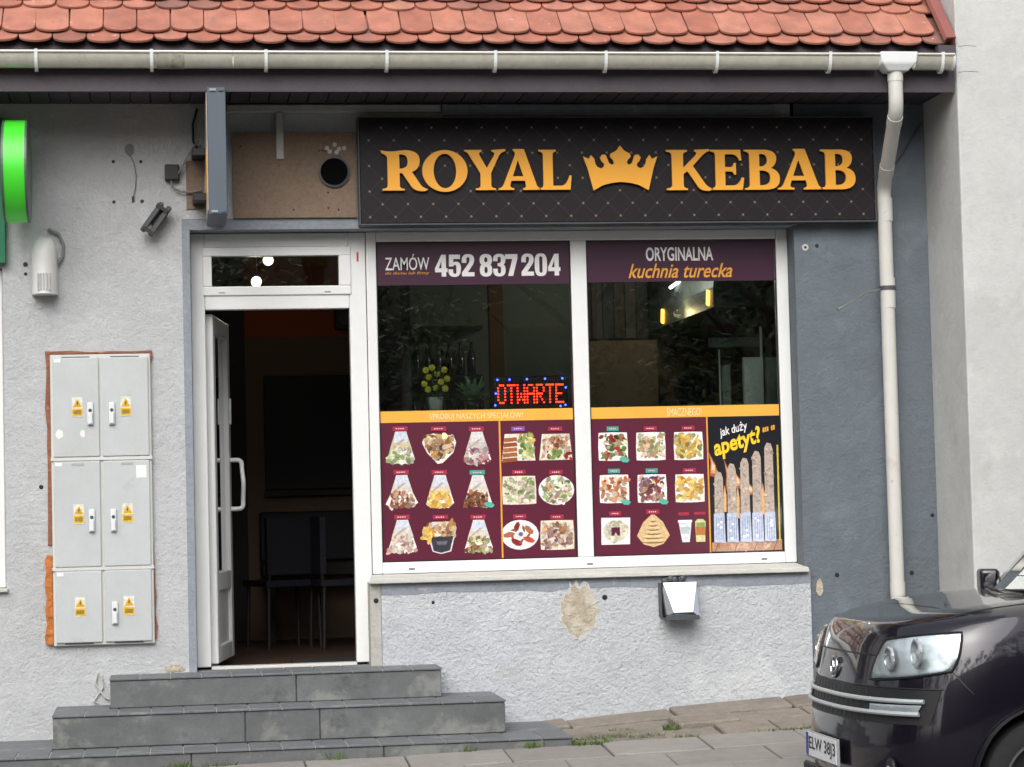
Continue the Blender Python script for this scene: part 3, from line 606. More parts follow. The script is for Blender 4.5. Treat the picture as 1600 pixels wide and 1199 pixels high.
fm = [film(1.094,2.242,.5505,1.3615,'wine','menu_film'), film(2.351,3.050,.5505,1.3615,'wine','menu_film')]
fp = film(3.060,3.501,.5505,1.3615,'nav','poster_film')
for x in (1.799,): MB().box(x-.005,x+.005,YF-.0022,YF-.001,.5525,1.3605).build('gold_divider', GOLD, fm[0])
MB().box(3.0505,3.0595,YF-.0012,YF-.0002,.5505,1.3615).build('gold_divider', GOLD, fp)

# printed food pictures: flat coloured shapes on the film
fr_ = random.Random(21)
def mixc(a, b, t, g):
    h = lambda s: [int(s[i:i+2],16) for i in (1,3,5)]
    return '#'+''.join('%02x' % max(0,min(255,int((x*(1-t)+y*t)*g))) for x, y in zip(h(a), h(b)))
class Pic:
    def __init__(s, cx, cz): s.mb = MB(); s.cx = cx; s.cz = cz; s.y = YF-.0018
    def poly(s, pts, col):
        s.y -= .00003; s.mb.face([(s.cx+p[0], s.y, s.cz+p[1]) for p in pts], 0, col); return s
    def chunk(s, x, z, r, col, n=7, asp=1):
        a0 = fr_.uniform(0, 6.28); th = fr_.uniform(0, 3.14); c_, s_ = math.cos(th), math.sin(th); o = []
        for k in range(n):
            a = -2*math.pi*k/n+a0; q = r*fr_.uniform(.85,1.1); u, w = q*math.cos(a)*asp, q*math.sin(a)/asp; o.append((x+u*c_-w*s_, z+u*s_+w*c_))
        o.reverse(); return s.poly(o, col)
    def fill(s, inside, cols, n, r, box):
        c = 0; tries = 0; n = int(n*2.2)
        while c < n and tries < n*30:
            tries += 1; x = fr_.uniform(box[0], box[1]); z = fr_.uniform(box[2], box[3])
            if inside(x, z): s.chunk(x, z, r*.8*fr_.uniform(.5,1.35), mixc(mixc(fr_.choice(cols), fr_.choice(cols), fr_.random(), 1), fr_.choice(cols), .45, fr_.uniform(.8,1.15)), n=10, asp=fr_.uniform(1,1.6)); c += 1
        return s
    def tagbar(s, z, col, w=.045):
        s.poly([(-w,z-.013),(w,z-.013),(w,z+.013),(-w,z+.013)], col)
        for k in range(4): s.poly([(-w*.6+k*w*.3,z-.003),(-w*.6+k*w*.3+w*.2,z-.003),(-w*.6+k*w*.3+w*.2,z+.003),(-w*.6+k*w*.3,z+.003)], '#e9c9cb')
        return s
    def build(s, par): return s.mb.build('menu_picture', PRINT, par)
MEAT = ['#8a5a3c','#a8744e','#6d4430','#c49468','#5a3a2c']; VEG = ['#6f8d45','#8fa85c','#4c6a36','#c9d3a0']; SAL = ['#efe9dc','#e6d9c9','#f4f0e8','#c9b7b0']
RED = ['#a8322c','#c4503c','#8c2a2a']; FRY = ['#e4c069','#d9a94c','#f0d998','#c88f3c']; PUR = ['#5c3d5a','#7d5f78','#473148']
TAGR, TAGG = '#a8324a', '#4f9f94'
def leafdrop(p): p.poly([(.035,-.075),(.055,-.095),(.085,-.098),(.098,-.082),(.08,-.066),(.05,-.062)], '#5fb5a2'); return p
def wrap(cx, cz, fillc, tagc=TAGR, leafy=False, par=None, top='#d9cfc2', wide=1.):
    p = Pic(cx, cz)
    p.poly([(-.083*wide,-.075),(-.055,-.098),(0,-.088),(.05,-.10),(.084*wide,-.07),(.062,.0),(.036,.095),(-.03,.095),(-.058,.0)], '#ece6df')
    p.poly([(-.064,-.01),(.066,-.005),(.036,.092),(-.03,.092)], top)
    p.poly([(-.04,.03),(.046,.035),(.036,.092),(-.03,.092)], fr_.choice(['#cfd6e2','#dcd8d8','#c8c2bc']))
    p.poly([(-.052,0),(.01,.05),(.03,.048),(-.056,-.015)], '#b9a99a')
    p.fill(lambda x, z: abs(x) < .078*(1-(z+.09)*4), fillc, 34, .016, (-.085,.085,-.092,-.005))
    p.tagbar(.112, tagc)
    if leafy: leafdrop(p)
    return p.build(par)
def plate(cx, cz, fillc, kind='sq', tagc=TAGR, leafy=False, par=None, rim='#f0efec', n=46, w=.088, h=.082):
    p = Pic(cx, cz)
    if kind == 'sq':
        p.poly([(-w,-h),(-w*.5,-h*1.04),(w*.5,-h*1.04),(w,-h),(w*1.02,0),(w*.97,h),(0,h*1.03),(-w*.97,h),(-w*1.02,0)], rim)
        ins = lambda x, z: abs(x) < w*.84 and abs(z) < h*.82
    else:
        p.poly([(w*1.02*math.cos(2*math.pi*k/24), h*math.sin(2*math.pi*k/24)) for k in range(24)], rim)
        ins = lambda x, z: (x/w)**2+(z/h)**2 < .72
    p.fill(ins, fillc, n, .017, (-w,w,-h,h)); p.tagbar(.106, tagc, .036 if tagc == TAGG else .04)
    if leafy: leafdrop(p)
    return p.build(par)
A = fm[0]
wrap(1.209,1.215,VEG+SAL,par=A,top='#cdbf9c')
p = Pic(1.436,1.210); p.poly([(-.10,.03),(-.085,.07),(-.03,.085),(.03,.07),(.085,.075),(.103,.03),(.085,-.03),(.02,-.09),(-.01,-.095),(-.07,-.03)], '#eee8de'); p.fill(lambda x,z: abs(x) < .082 and z > -.08+abs(x)*.9, MEAT+SAL+FRY+['#4a2f3a'], 55, .018, (-.09,.09,-.08,.07)); p.tagbar(.112,TAGR); p.build(A)
wrap(1.661,1.205,RED+SAL+PUR,par=A,top='#c9c2bc')
wrap(1.209,.959,MEAT+SAL+['#3a3330','#a23a30'],par=A,wide=1.15)
wrap(1.435,.954,FRY,par=A)
wrap(1.660,.948,MEAT+['#4b332a','#3a2a24','#b0563c'],TAGG,True,A)
wrap(1.208,.696,SAL+['#d99a90','#c98a80','#d8c0b0','#7c6a5e'],par=A)
p = Pic(1.435,.690); p.poly([(-.09,.04),(-.05,.085),(.05,.085),(.095,.05),(.06,-.09),(0,-.105),(-.05,-.09)], '#d5d2d0'); p.poly([(-.062,.0),(.075,.0),(.052,-.085),(0,-.098),(-.045,-.085)], '#3c3a44'); p.poly([(-.03,-.03),(.04,-.03),(.03,-.05),(-.02,-.05)],'#6a6874'); p.fill(lambda x,z: z > 0, SAL+FRY+MEAT, 36, .017, (-.085,.085,0,.08)); p.fill(lambda x,z: True, FRY, 10, .02, (-.10,-.05,-.03,.05)); p.tagbar(.112,TAGR); p.build(A)
wrap(1.658,.685,MEAT+VEG+SAL,par=A)
# plates of the second block
p = Pic(1.909,1.208); p.poly([(-.10,-.085),(.10,-.085),(.085,.075),(-.08,.075)], '#e6e2d4')
for k in range(5): p.poly([(-.085-.003*k,.05-.03*k),(-.01,.055-.03*k),(-.005,.032-.03*k),(-.085-.003*k,.025-.03*k)], ['#a8643c','#955432','#b06c40'][k % 3])
p.fill(lambda x,z: True, FRY[:3]+VEG+['#e8e0b8'], 26, .017, (.01,.085,-.075,.065)); p.tagbar(.105,'#8a5aa8',.04); p.build(A)
p = Pic(2.132,1.203); p.poly([(-.10,-.08),(.10,-.08),(.085,.075),(-.08,.075)], '#e9dfcc'); p.fill(lambda x,z: abs(x) < .085, MEAT+SAL+['#cf8a58','#dcae7c'], 40, .016, (-.085,.085,-.06,.065)); p.fill(lambda x,z: True, VEG[:2], 10, .013, (-.03,.03,-.07,-.02)); p.fill(lambda x,z: True, RED, 4, .014, (.06,.09,-.075,-.04)); p.tagbar(.105,TAGR,.042); p.build(A)
plate(1.908,.950,SAL+VEG+['#b79a86','#cbbca8'],'sq',par=A,rim='#e6dcc8',w=.10)
plate(2.130,.945,SAL+['#8a7a70','#6a5a54','#d09060']+VEG,'round',par=A,w=.105,h=.088)
p = Pic(1.906,.686); p.poly([(.112*math.cos(2*math.pi*k/24), .088*math.sin(2*math.pi*k/24)) for k in range(24)], '#eceaea')
for k in range(5):
    a = 2*math.pi*k/5+.6; p.chunk(.065*math.cos(a), .048*math.sin(a), .026, fr_.choice(RED+['#b06a4c']), asp=1.4); p.chunk(.05*math.cos(a+.5), .04*math.sin(a+.5), .013, '#8c5c44', asp=1.6)
p.chunk(0,0,.024,'#d8d8e0'); p.chunk(.005,.004,.014,'#6a6a80'); p.tagbar(.108,TAGR,.04); p.build(A)
plate(2.129,.680,SAL+PUR+MEAT+['#d2a878'],'sq',par=A,rim='#e2d6c0',w=.10,h=.085)
B = fm[1]
plate(2.479,1.196,RED+VEG+['#e9e2d6','#3f4a30'],'sq',TAGG,True,B,n=32)
plate(2.708,1.193,['#d6a58c','#e2bfa8','#c48c70']+VEG[:2]+['#efe0d2'],'sq',par=B,n=40)
plate(2.938,1.191,FRY+['#a98c50','#c0a468','#8e9a58'],'sq',par=B,n=44)
plate(2.480,.944,['#a6552f','#8e4426','#bb6a3a','#e8e0cc','#d8cdb0'],'sq',TAGG,True,B,n=34)
plate(2.709,.941,['#a6552f','#8e4426','#5a3a78','#43305e','#e8e0cc','#c9a070'],'sq',TAGG,True,B,n=36)
plate(2.939,.938,FRY+['#f4e3b0'],'sq',par=B,n=40)
p = Pic(2.481,.693); p.poly([(-.088,-.08),(.085,-.08),(.09,.078),(-.085,.08)], '#eeecea'); p.poly([(.075*math.cos(2*math.pi*k/20), .064*math.sin(2*math.pi*k/20)) for k in range(20)], '#d3cbb8'); p.fill(lambda x,z:(x/.07)**2+(z/.06)**2<1, ['#cfc6b0','#ded6c4','#c2b89e'], 20, .018, (-.07,.07,-.06,.06)); p.poly([(-.026,-.028),(.026,-.028),(.026,.022),(-.026,.022)], '#5a2338'); p.poly([(-.012,-.028),(.012,-.028),(.0,-.008)], '#c9c0b0'); p.tagbar(.104,TAGR,.036); p.build(B)
p = Pic(2.709,.690); p.poly([(-.10,-.03),(-.06,-.08),(0,-.098),(.06,-.08),(.10,-.03),(.06,.05),(.01,.095),(-.01,.095),(-.06,.05)], '#d9b98a')
for k in range(6):
    z = -.065+k*.025; w = .085-.013*k; p.poly([(-w,z),(-w*.4,z-.012),(w*.4,z-.012),(w,z),(w*.4,z-.004),(-w*.4,z-.004)], '#8f6a42'); p.poly([(-w*.9,z+.004),(w*.9,z+.004),(w*.5,z+.012),(-w*.5,z+.012)], '#e8cfa2')
p.tagbar(.112,TAGR,.04); p.build(B)
p = Pic(2.939,.686); p.poly([(-.075,.055),(.005,.055),(-.01,-.07),(-.055,-.07)], '#dfe4e6'); p.poly([(-.068,.02),(-.003,.02),(-.012,-.02),(-.055,-.02)], '#b9c4c8'); p.poly([(-.078,.062),(.008,.062),(.008,.048),(-.078,.048)], '#f1f3f3')
p.poly([(.03,-.07),(.085,-.07),(.09,.05),(.075,.065),(.04,.065),(.026,.05)], '#d8cf9a'); p.poly([(.03,-.03),(.087,-.03),(.088,.02),(.03,.02)], '#b9773c'); p.poly([(.033,.02),(.086,.02),(.086,.045),(.033,.045)], '#7fa35a')
p.cz += .0; p.poly([(-.075,.09),(-.01,.09),(-.01,.108),(-.075,.108)], TAGR); p.poly([(.02,.092),(.09,.092),(.09,.108),(.02,.108)], TAGR); p.build(B)
# tall poster: five kebab rolls on a table, flames, hand lettering
p = Pic(3.28,.95); Z0 = -.395
p.poly([(-.215,Z0),(.215,Z0),(.215,Z0+.065),(-.215,Z0+.055)], '#b5896f')
for k in range(12): p.chunk(fr_.uniform(-.18,.18), Z0+fr_.uniform(.018,.042), .018, fr_.choice(['#c49a80','#a3765c','#cfae96']), asp=1.8)
for k in range(4): p.poly([(-.2+k*.12,Z0),(-.195+k*.12,Z0),(-.17+k*.12,Z0+.06),(-.175+k*.12,Z0+.06)], '#7a5543')
FL = ['#a8603c','#d8a070','#efd6ac']
for (x, z, h) in ((-.16,.04,.16),(-.10,.05,.19),(-.045,.03,.12),(.03,-.02,.10),(.10,-.04,.08),(-.195,.12,.16)):
    for q, c_ in enumerate(FL):
        s_ = 1-.3*q; p.poly([(x-.022*s_,z-h*.4*s_),(x+.022*s_,z-h*.45*s_),(x+.018*s_,z),(x-.004,z+h*.25*s_),(x-.03*s_,z+h*.6*s_),(x-.016*s_,z+.02)], c_)
for k, (x, zt) in enumerate(((-.167,.082),(-.087,.130),(-.007,.162),(.068,.202),(.143,.250))):
    w = .031
    p.poly([(x-w,Z0+.06),(x+w,Z0+.06),(x+w*.95,zt-.04),(x+w*.6,zt-.006),(x-.005,zt),(x-w*.7,zt-.03)], '#b8a99d')
    p.fill(lambda a,b: True, ['#b3a294','#bfb0a4','#a89688','#c9b5a2'], 12, .012, (x-w*.7,x+w*.7,-.15,zt-.04))
    p.poly([(x-w*1.1,Z0+.055),(x+w*1.15,Z0+.05),(x+w*1.05,-.165),(x-w*1.05,-.17)], '#bcc5da')
    for q in range(4): p.poly([(x-w*.7+q*.014,Z0+.07),(x-w*.7+q*.014+.005,Z0+.07),(x-w*.7+q*.014+.009,-.19),(x-w*.7+q*.014+.003,-.19)], '#98a3c0')
    for q in range(3): p.chunk(x+fr_.uniform(-.015,.015), fr_.uniform(-.34,-.2), .009, '#e6eaf2')
for (x, z, h) in ((-.13,-.06,.10),(-.05,-.08,.12),(.105,-.06,.12)):
    p.poly([(x-.008,z-h),(x+.008,z-h),(x+.01,z),(x,z+h*.6),(x-.008,z)], '#e3b07a')
p.poly([(.195,Z0+.05),(.205,Z0+.05),(.208,.235),(.197,.235)], '#cdb545')
p.mb.build('poster_picture', PRINT, fp)
def slanted(o, cx, cz, ang):
    c_, s_ = math.cos(ang), math.sin(ang)
    for v in o.data.vertices:
        x, z = v.co.x-cx, v.co.z-cz; v.co.x = cx+x*c_-z*s_; v.co.z = cz+x*s_+z*c_
o = text_mesh('jak duży', 3.125,3.305,1.245,1.315,YF-.006,WHITE,'lettering',fp,bold=.015,shear=.25); slanted(o,3.21,1.28,R_(14))
o = text_mesh('apetyt?', 3.085,3.395,1.135,1.265,YF-.0065,YELL,'lettering',fp,bold=.03,shear=.25); slanted(o,3.24,1.20,R_(16))
lm = MB()
for k in range(6): 
    if k != 3: lm.box(3.395+k*.013,3.405+k*.013,YF-.0062,YF-.0058,1.262+k*.003,1.290+k*.003)
lm.build('small_print', GOLD, fp)

# ------------------------------------------------------------------ main sign
sg = thing('shop_sign', (2.5,-.05,2.5), 'long dark shop sign with quilted pattern reading ROYAL KEBAB in orange', 'sign')
ms, t_, b0, N, L = nodes('quilted_sign_print')
geo = N('ShaderNodeNewGeometry'); sp = N('ShaderNodeSeparateXYZ'); L(geo.outputs['Position'], sp.inputs[0])
def M2(op, a, b=None, clamp=False):
    n = N('ShaderNodeMath'); n.operation = op; n.use_clamp = clamp
    for i, q in enumerate((a, b)):
        if q is None: continue
        if isinstance(q, (int, float)): n.inputs[i].default_value = q
        else: L(q, n.inputs[i])
    return n.outputs[0]
xx = M2('DIVIDE', M2('SUBTRACT', sp.outputs['X'], 1.036), .1475); zz = M2('DIVIDE', M2('SUBTRACT', sp.outputs['Z'], 2.545), .1490)
def near(q): return M2('ABSOLUTE', M2('SUBTRACT', M2('FRACT', M2('ADD', q, .5)), .5))
du, dv = near(M2('ADD', xx, zz)), near(M2('SUBTRACT', xx, zz))
line = M2('LESS_THAN', M2('MINIMUM', du, dv), .016); dot = M2('MULTIPLY', M2('LESS_THAN', du, .055), M2('LESS_THAN', dv, .055))
c1 = N('ShaderNodeMix'); c1.data_type = 'RGBA'; c1.inputs['A'].default_value = lin('#150f15'); c1.inputs['B'].default_value = lin('#2c2726'); L(line, c1.inputs['Factor'])
c2 = N('ShaderNodeMix'); c2.data_type = 'RGBA'; L(c1.outputs['Result'], c2.inputs['A']); c2.inputs['B'].default_value = lin('#786a55'); L(dot, c2.inputs['Factor'])
L(c2.outputs['Result'], b0.inputs['Base Color']); b0.inputs['Roughness'].default_value = .5; b0.inputs['Specular IOR Level'].default_value = .3
MB().box(.982,4.058,-.100,-.001,2.507,3.122).build('sign_box', ms, sg, bevel=.004)
tr = MB(); tr.box(.974,.981,-.104,-.001,2.499,3.130); tr.box(4.059,4.066,-.104,-.001,2.499,3.130); tr.box(.9815,4.0585,-.104,-.001,2.4985,2.506); tr.box(.9815,4.0585,-.104,-.001,3.123,3.1305)
tr.build('sign_frame', DARKG, sg)
ORANGE = mat('orange_sign_letter', '#f0a830', .45, var=((3,.04),)); LSH = mat('letter_back_black', '#0b0a0d', .5)
def word(keys, bx, u0, z0, z1):
    for kx, (a, b_) in zip(keys, bx):
        glyph(kx, u0+a, u0+b_, z0, z1, -.118, ORANGE, 'sign_letter', sg, .016)
        glyph(kx, u0+a-.006, u0+b_+.006, z0-.006, z1+.006, -.1045, LSH, 'letter_edge', sg, .006)
k_ = 1.118/558
word('ROYAL', [(a*k_, b_*k_) for a, b_ in ((0,136),(120,252),(244,364),(342,466),(462,558))], 1.102, 2.696, 2.931)
k_ = 1.148/550
word('KEBAB', [(a*k_, b_*k_) for a, b_ in ((0,134),(128,224),(226,328),(322,452),(448,550))], 2.788, 2.690, 2.928)
glyph('crown', 2.292,2.735,2.690,2.955,-.118,ORANGE,'crown_emblem',sg,.016); glyph('crown', 2.284,2.743,2.682,2.964,-.1045,LSH,'letter_edge',sg,.006)

# ------------------------------------------------------------------ projecting sign over the door
bs = thing('projecting_sign', (.14,-.35,2.5), 'slim slate box sign projecting from the wall above the door', 'sign')
SGREY = mat('slate_sheet_metal', '#4b5560', .5, var=((4,.05),))
MB().box(.100,.203,-.64,-.06,2.498,3.205).build('sign_body', SGREY, bs, bevel=.004)
CREAMP = mat('cream_sign_face', '#b7a796', .45, var=((5,.06),))
MB().box(.0955,.0995,-.615,-.085,2.525,3.18).build('sign_face', CREAMP, bs)
f2 = MB(); f2.prism([(-.615,2.62),(-.40,2.60),(-.30,2.72),(-.35,2.84),(-.52,2.88),(-.615,2.80)], 'X', .0935, .0950)
f2.build('printed_shape', ORANGE, bs)
for z in (3.19,2.515):
    MB().box(.115,.15,-.648,-.641,z-.006,z+.006).build('rivet_plate', mat('bare_metal_'+str(z),'#8d959b',.4), bs); MB().box(.165,.192,-.648,-.641,z-.006,z+.006).build('rivet_plate', SGREY, bs)
for z in (2.915,2.655):
    MB().box(.02,.099,-.20,-.001,z-.022,z+.022).build('wall_bracket', BLACK, bs, bevel=.003)
MB().box(-.015,.085,-.010,-.001,2.61,2.89).build('bare_backing', OSB, bs)
jb = thing('junction_box', (-.09,-.02,2.82), 'small black junction box on the plaster beside the projecting sign', 'box')
MB().box(-.136,-.052,-.045,0,2.772,2.866).build('box_body', BLACK, jb, bevel=.010, seg=2)
MB().tube([(-.10,-.03,2.775),(-.095,-.03,2.735),(-.05,-.03,2.71),(.02,-.03,2.705),(.07,-.03,2.72)], .006, 8).build('cable', CABLE, jb, smooth=True)
MB().tube([(-.08,-.03,2.775),(-.03,-.05,2.86),(.03,-.06,2.96),(.06,-.06,3.0)], .006, 8).build('cable', CABLE, jb, smooth=True)
tag(MB().tube([(.055,-.02,3.19),(.03,-.02,3.10),(.03,-.02,3.0),(.055,-.03,2.955)], .007, 8).build('black_wire', BLACK, None, smooth=True), 'black wire looping beside the projecting sign below the eaves', 'wire')
fb = thing('flag_bracket', (-.19,-.02,2.54), 'small dark grey tilted twin tube bracket screwed on the plaster', 'bracket')
rot = Matrix.Rotation(R_(36), 4, 'Y')
for s in (-1, 1):
    MB().obox((-.19+s*.022,-.075,2.545+s*-.012), (.030,.04,.20), rot).build('tube_arm', DARKG, fb, bevel=.006)
MB().obox((-.185,-.03,2.56), (.075,.06,.10), rot).build('base_plate', BLACK, fb, bevel=.004)
for dz in (-.07,.06): MB().obox((-.19+dz*.6,-.098,2.545+dz), (.075,.010,.022), rot).build('strap', BLACK, fb)

# ------------------------------------------------------------------ meter cabinet
cb = thing('meter_cabinet', (-.52,-.02,.13), 'tall grey electric meter cabinet with six doors let into the plaster', 'cabinet')
MB().box(-.80,-.236,-.030,.0,.128,1.778).build('cabinet_body', CABEDGE, cb, bevel=.004)
WY = '#e0b022'
def warn(cx, cz, y):
    p = MB(); w, h = .030, .056
    q = [(-w,-h),(w,-h),(w,h),(-w,h)]
    def P_(pts, d, c_): p.face([(cx+a, y-d, cz+b_) for a, b_ in pts], 0, c_)
    P_(q, 0, '#d9d7cc'); P_([(-.027,-.002),(.027,-.002),(0,.046)], .0003, WY); P_([(-.029,-.052),(.029,-.052),(.029,-.008),(-.029,-.008)], .0003, WY)
    P_([(-.021,.002),(.021,.002),(0,.038)], .0006, '#d0a220'); P_([(.002,.032),(-.006,.018),(0,.018),(-.003,.005),(.007,.021),(.001,.021),(.006,.032)], .0009, '#1d1a12')
    P_([(-.022,-.042),(.022,-.042),(.022,-.018),(-.022,-.018)], .0006, '#8f7a2a'); return p
for r_, (z0, z1) in enumerate(((1.196,1.760),(.572,1.170),(.145,.548))):
    for c_ in range(2):
        x0, x1 = ((-.786,-.528),(-.512,-.250))[c_]
        d = MB().box(x0,x1,-.044,-.0305,z0,z1).build('cabinet_door', CABINET, cb, bevel=.005, seg=2)
        zc = (z0+z1)/2-.02
        for dx in (.088,.175):
            MB().box(x0+dx,x0+dx+.004,-.0455,-.0442,zc-(.13 if r_ < 2 else .06),zc+(.16 if r_ < 2 else .10)).build('raised_rib', CABINET, d)
        sx = x0+.136 if c_ == 0 else x1-.128
        warn(sx, zc+.02, -.0462).build('warning_label', STICKER, d)
        for zz_ in (z0-.004, z1+.0): 
            MB().box(x0+.05,x1-.05,-.036,-.0302,zz_-.004,zz_+.006).build('door_gap', DARKG, d)
        if not (r_ == 2 and c_ == 0):
            hx = x1-.050 if c_ == 0 else x0+.055
            if r_ == 2: hx = x0+.055
            hz = zc-.02
            MB().box(hx-.018,hx+.018,-.056,-.0445,hz-.066,hz+.066).build('handle_base', HANDLEM, d, bevel=.008, seg=2)
            MB().box(hx-.012,hx+.012,-.070,-.0565,hz-.058,hz+.008).build('door_handle', HANDLEM, d, bevel=.005, seg=2)
            MB().lathe([(.010,-.002),(.010,.003)], (hx,-.0575,hz+.02), 'Y', 12).build('lock', DARKG, d)
        if c_ == 0: MB().box(x0+.008,x0+.045,-.0452,-.0442,z1-.026,z1-.008).build('paper_label', mat('paper_%d'%r_,'#ecebe6',.7), d)
        if r_ == 1: MB().box((x0+x1)/2-.03,(x0+x1)/2+.04,-.0452,-.0442,z1-.026,z1-.012).build('name_plate', mat('engraved_plate_%d'%c_,'#9fa09c',.5), d)
        if r_ == 1 and c_ == 1: MB().box(x1-.075,x1-.018,-.0456,-.0442,z1-.10,z1-.03).build('paper_label', mat('paper_big','#e4e4e0',.7), d)
        if r_ == 0 and c_ == 0:
            MB().prism(blob(x0+.035,z0+.13,.022,.026,31,10), 'Y', -.0452, -.0442).build('torn_label', mat('torn_paper','#e2e0da',.8), d)
            MB().prism(blob(x0+.165,z0+.13,.014,.022,32,10), 'Y', -.0452, -.0442).build('torn_label', mat('torn_paper_b','#dedcd6',.8), d)
for z in (1.183,.560): MB().box(-.803,-.232,-.040,-.0305,z-.011,z+.011).build('cabinet_rail', CABEDGE, cb, bevel=.003)
ed = MB(); q = random.Random(5)
MB().prism([(-.826,.70)]+[(-.826+q.uniform(-.006,.006),.70+.11*k) for k in range(1,10)]+[(-.828,1.80)]+[(-.80+.115*k,1.797+q.uniform(-.006,.006)) for k in range(5)]+[(-.225,1.798),(-.222,1.76),(-.235,1.72),(-.235,1.785),(-.802,1.785),(-.802,.70)], 'Y', -.012, .0).build('brick_edge', BRICKR, cb)
MB().prism([(-.803,.14),(-.803,.64),(-.83,.645),(-.845,.61),(-.838,.55),(-.848,.48),(-.836,.40),(-.846,.33),(-.838,.25),(-.850,.18),(-.845,.145),(-.82,.135)], 'Y', -.026, .0).build('foam_filler', FOAM, cb)
MB().prism([(-.234,.70),(-.228,.45),(-.222,.40),(-.230,.3),(-.218,.22),(-.226,.15),(-.235,.15)], 'Y', -.010, .0).build('brick_edge', BRICKR, cb)

# ------------------------------------------------------------------ left edge: round sign, siren, next shop front
rs = thing('round_sign', (-.95,-.3,2.5), 'round green illuminated drum sign projecting from the wall, seen edge on', 'sign')
GRIM = mat('green_plastic_rim', '#43c92f', .4, var=((4,.05),)); b_ = GRIM.node_tree.nodes['Principled BSDF']; b_.inputs['Emission Color'].default_value = lin('#35c820'); b_.inputs['Emission Strength'].default_value = .10
MB().lathe([(.272,-.062),(.284,-.058),(.284,.058),(.272,.062)], (-.952,-.33,2.785), 'X', 56).build('drum_rim', GRIM, rs, smooth=30)
GFACE = mat('grey_sign_face', '#6d756f', .4)
for s in (-1, 1): MB().lathe([(.271,-.004),(.268,.004)], (-.952+s*.066,-.33,2.785), 'X', 56).build('drum_face', GFACE, rs)
for s in (-1, 1): MB().lathe([(.288,-.006),(.288,.006)], (-.952+s*.0665-s*.004,-.33,2.785), 'X', 56).build('rim_band', mat('dark_rim_band%d'%s,'#4d5a52',.4), rs)
MB().box(-.97,-.93,-.06,0,2.70,2.87).build('wall_bracket', DARKG, rs)
al = thing('siren_lamp', (-.82,-.08,2.12), 'white rounded siren housing on the plaster below the round green sign', 'siren')
h_ = MB(); prof = []
for k in range(9): prof.append((-.055+.0*k, 0))
def cap(x, z): return None
vsn = []; nz = 12
for i in range(nz+1):
    t = i/nz; z = 2.12+.335*t; sc_ = 1 if t < .66 else math.sqrt(max(.012, 1-((t-.66)/.34)**2*.985))
    for k in range(11):
        a = math.pi*k/10; vsn.append((-.822-.073*(.35+.65*sc_)*math.cos(a), -.145*sc_*math.sin(a)**.7, z))
fs = [(i*11+k, i*11+k+1, (i+1)*11+k+1, (i+1)*11+k) for i in range(nz) for k in range(10)]+[tuple(range(10,-1,-1)), tuple(nz*11+k for k in range(11))]
h_.raw(vsn, fs); h_.build('housing', mat('white_siren_plastic','#dcdcda',.35), al, smooth=50)
for k in range(5): MB().box(-.858+k*.016,-.850+k*.016,-.149,-.135,2.14,2.235).build('louvre', mat('grey_louvre%d'%k,'#a9aaaa',.5), al)
MB().tube([(-.80,-.02,2.50),(-.74,-.02,2.47),(-.715,-.02,2.41),(-.72,-.02,2.34),(-.75,-.03,2.30)], .009, 8).build('cable', CABLE, al, smooth=True)
gs = thing('green_fascia_sign', (-1.7,-.05,2.3), 'dark green fascia sign panel of the next shop front', 'sign')
MB().box(-2.9,-1.036,-.06,-.001,2.302,3.13).build('sign_panel', mat('deep_green_panel','#0f6a48',.4,var=((2,.05),)), gs, bevel=.004)
nw = thing('next_shop_window', (-1.7,.1,.47), 'white framed window of the next shop at the wall edge', 'window')
for q in ((-2.295,-2.22,.465,2.275),(-1.14,-1.064,.465,2.275),(-2.219,-1.141,2.20,2.275),(-2.219,-1.141,.465,.54)):
    MB().box(q[0],q[1],.04,.12,q[2],q[3]).build('frame', PVC, nw, bevel=.005)
MB().box(-2.22,-1.14,.075,.081,.54,2.20).build('pane', GLASS, nw)
MB().box(-2.22,-1.14,.20,.22,.54,2.20).build('blind', mat('white_blind','#c9cac8',.8), nw)
MB().box(-2.32,-1.05,-.03,.06,.44,.462).build('sill', SILLM, nw, bevel=.004)

# ------------------------------------------------------------------ vent hood on the apron wall
vh = thing('vent_cowl', (2.80,-.1,.2), 'shiny sheet steel vent cowl flaring down from the white roughcast wall', 'vent')
STEEL = mat('shiny_sheet_steel', '#c8ccd0', .12, metal=1, var=((6,.05),))
c = MB(); yb, yf = -.017, -.165
T = [(2.705,-.03,.388),(2.905,-.03,.388)]; Bm = [(2.745,yf,.222),(2.862,yf,.222)]
A_ = [(2.705,yb,.392),(2.910,yb,.392),(2.912,yb,.185),(2.703,yb,.185)]
fr4 = [(2.708,-.075,.386),(2.907,-.075,.386),(2.865,-.150,.215),(2.752,-.150,.215)]
lo = [(2.700,-.150,.184),(2.905,-.150,.184)]
c.raw(A_+fr4+lo, [(0,1,5,4),(4,5,6,7),(1,2,9,6,5),(0,4,7,8,3),(7,6,9,8)])
c.build('cowl_shell', STEEL, vh)
lp = MB(); lp.prism([(2.698,.180),(2.708,.196),(2.80,.204),(2.898,.196),(2.908,.180),(2.898,.170),(2.708,.170)], 'Y', -.156, -.145); lp.build('bottom_lip', DARKG, vh)
cl_ = MB()
for k in range(14): cl_.ball((2.77+rnd.uniform(-.05,.07), -.03+rnd.uniform(-.01,.01), .40+rnd.uniform(-.006,.012)), rnd.uniform(.010,.02), 8)
cl_.build('sealant', DARKG, vh, smooth=True)
MB().box(2.69,2.703,-.05,-.017,.19,.385).build('side_sealant', DARKG, vh)
